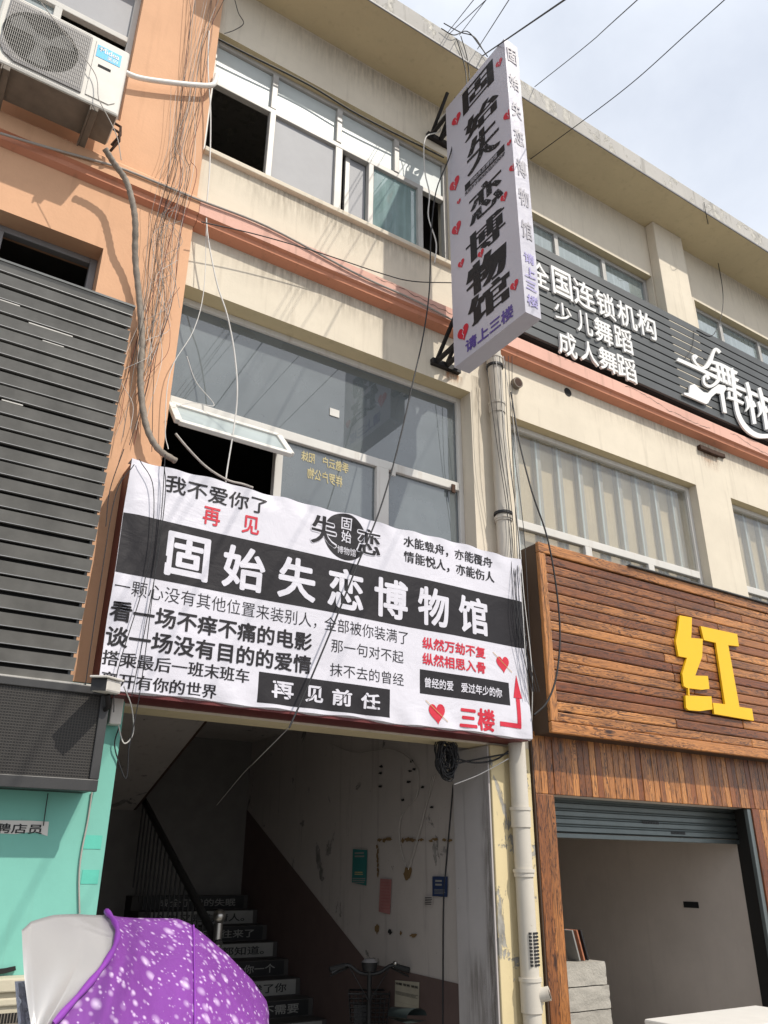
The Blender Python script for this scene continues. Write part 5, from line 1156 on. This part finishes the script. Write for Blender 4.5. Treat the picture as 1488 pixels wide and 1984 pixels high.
fst = [stn_[0], tuple(cpt(*p_) for p_ in ((150, 1770, 2.85), (85, 2000, 2.4), (300, 1990, 3.4))), tuple(cpt(*p_) for p_ in ((105, 1775, 2.75), (75, 2010, 2.4), (200, 1990, 3.2))),
       tuple(cpt(*p_) for p_ in ((60, 1786, 2.65), (68, 2010, 2.4), (110, 1990, 3.0))), tuple(cpt(*p_) for p_ in ((40, 1800, 2.6), (62, 2000, 2.42), (80, 1990, 2.85)))]
def front(u, v):
    t_ = u*(len(fst)-1); k = min(int(t_), len(fst)-2); a = [x_.lerp(y_, t_-k) for x_, y_ in zip(fst[k], fst[k+1])]
    p_ = arch(*a, v, 0.45, max(0, 1-u/0.8)**1.3); return p_+Vector((-.3, -.6, .2))*(0.016*math.sin(u*6+v*9)+0.010*noise.noise(p_*5))*(1 if u > 0.02 else 0)
MB().grid(lambda u, v: front(u, v), 40, 40).build('front_panel', M['silver'], CV)
q = MB(); q.tube([Vector(arch(*stn_[0], i/40, 0.45, 1.0))+Vector((0.0, -.012, 0.008)) for i in range(26)], [0.0085+0.002*math.sin(i*1.7) for i in range(26)], 8); q.build('hem', M['purple'], CV)
q = MB(); q.tube([canopy(0.5+0.08*(0.5-v), v)+Vector((-.003, -.006, .004)) for v in [i/30*0.5 for i in range(31)]], 0.0035, 6); q.build('seam', M['purple'], CV)
MS = thing('scooter', (0.75, -2.0, GZ), 'scooter standing under the purple rain canopy', 'scooter')
base = cpt(280, 1990, 2.95); bx_, by_ = base.x, base.y; ax_ = Vector((0.75, 0.66, 0)).normalized(); sx_ = Vector((-ax_.y, ax_.x, 0)); o0 = Vector((bx_, by_, GZ))
for k, dl_ in enumerate((-.42, .55)):
    c = o0+ax_*dl_+Vector((0, 0, .22)); MB().torus(c, 0.18, 0.045, sx_).build('wheel', M['rubber'], MS)
MB().beam(o0+ax_*-.35+Vector((0, 0, .30)), o0+ax_*.55+Vector((0, 0, .30)), 0.24, 0.08).build('deck', M['acgrey'], MS, 0.02)
MB().beam(o0+ax_*.05+Vector((0, 0, .55)), o0+ax_*.6+Vector((0, 0, .60)), 0.26, 0.24).build('body', M['acwhite'], MS, 0.05)
MB().beam(o0+ax_*.02+Vector((0, 0, .72)), o0+ax_*.6+Vector((0, 0, .78)), 0.26, 0.09).build('seat', M['black'], MS, 0.03)
MB().tube([o0+ax_*-.42+Vector((0, 0, .25)), o0+ax_*-.25+Vector((0, 0, .98))], 0.03, 10).build('steering_column', M['black'], MS)
MB().tube([o0+ax_*-.25-sx_*.3+Vector((0, 0, 1.0)), o0+ax_*-.25+sx_*.3+Vector((0, 0, 1.0))], 0.015, 8).build('handlebar', M['black'], MS)
q = MB(); a, b = cpt(43, 1905, 2.62), cpt(58, 2080, 2.55)
q.grid(lambda u, v: a.lerp(b, v)+Vector((u*.045-.01+0.012*noise.noise(Vector((u*9, v*12, 1))), 0.03*math.sin(u*3)+0.012*noise.noise(Vector((u*12, v*15, 4))), 0)), 10, 26)
q.grid(lambda u, v: a.lerp(b, v)+Vector((u*.045-.01, 0.05, 0)), 3, 8)
tag(q.build('fleece_apron', M['fuzzy']), 'white fleecy apron hanging below the silver canopy front', 'apron')
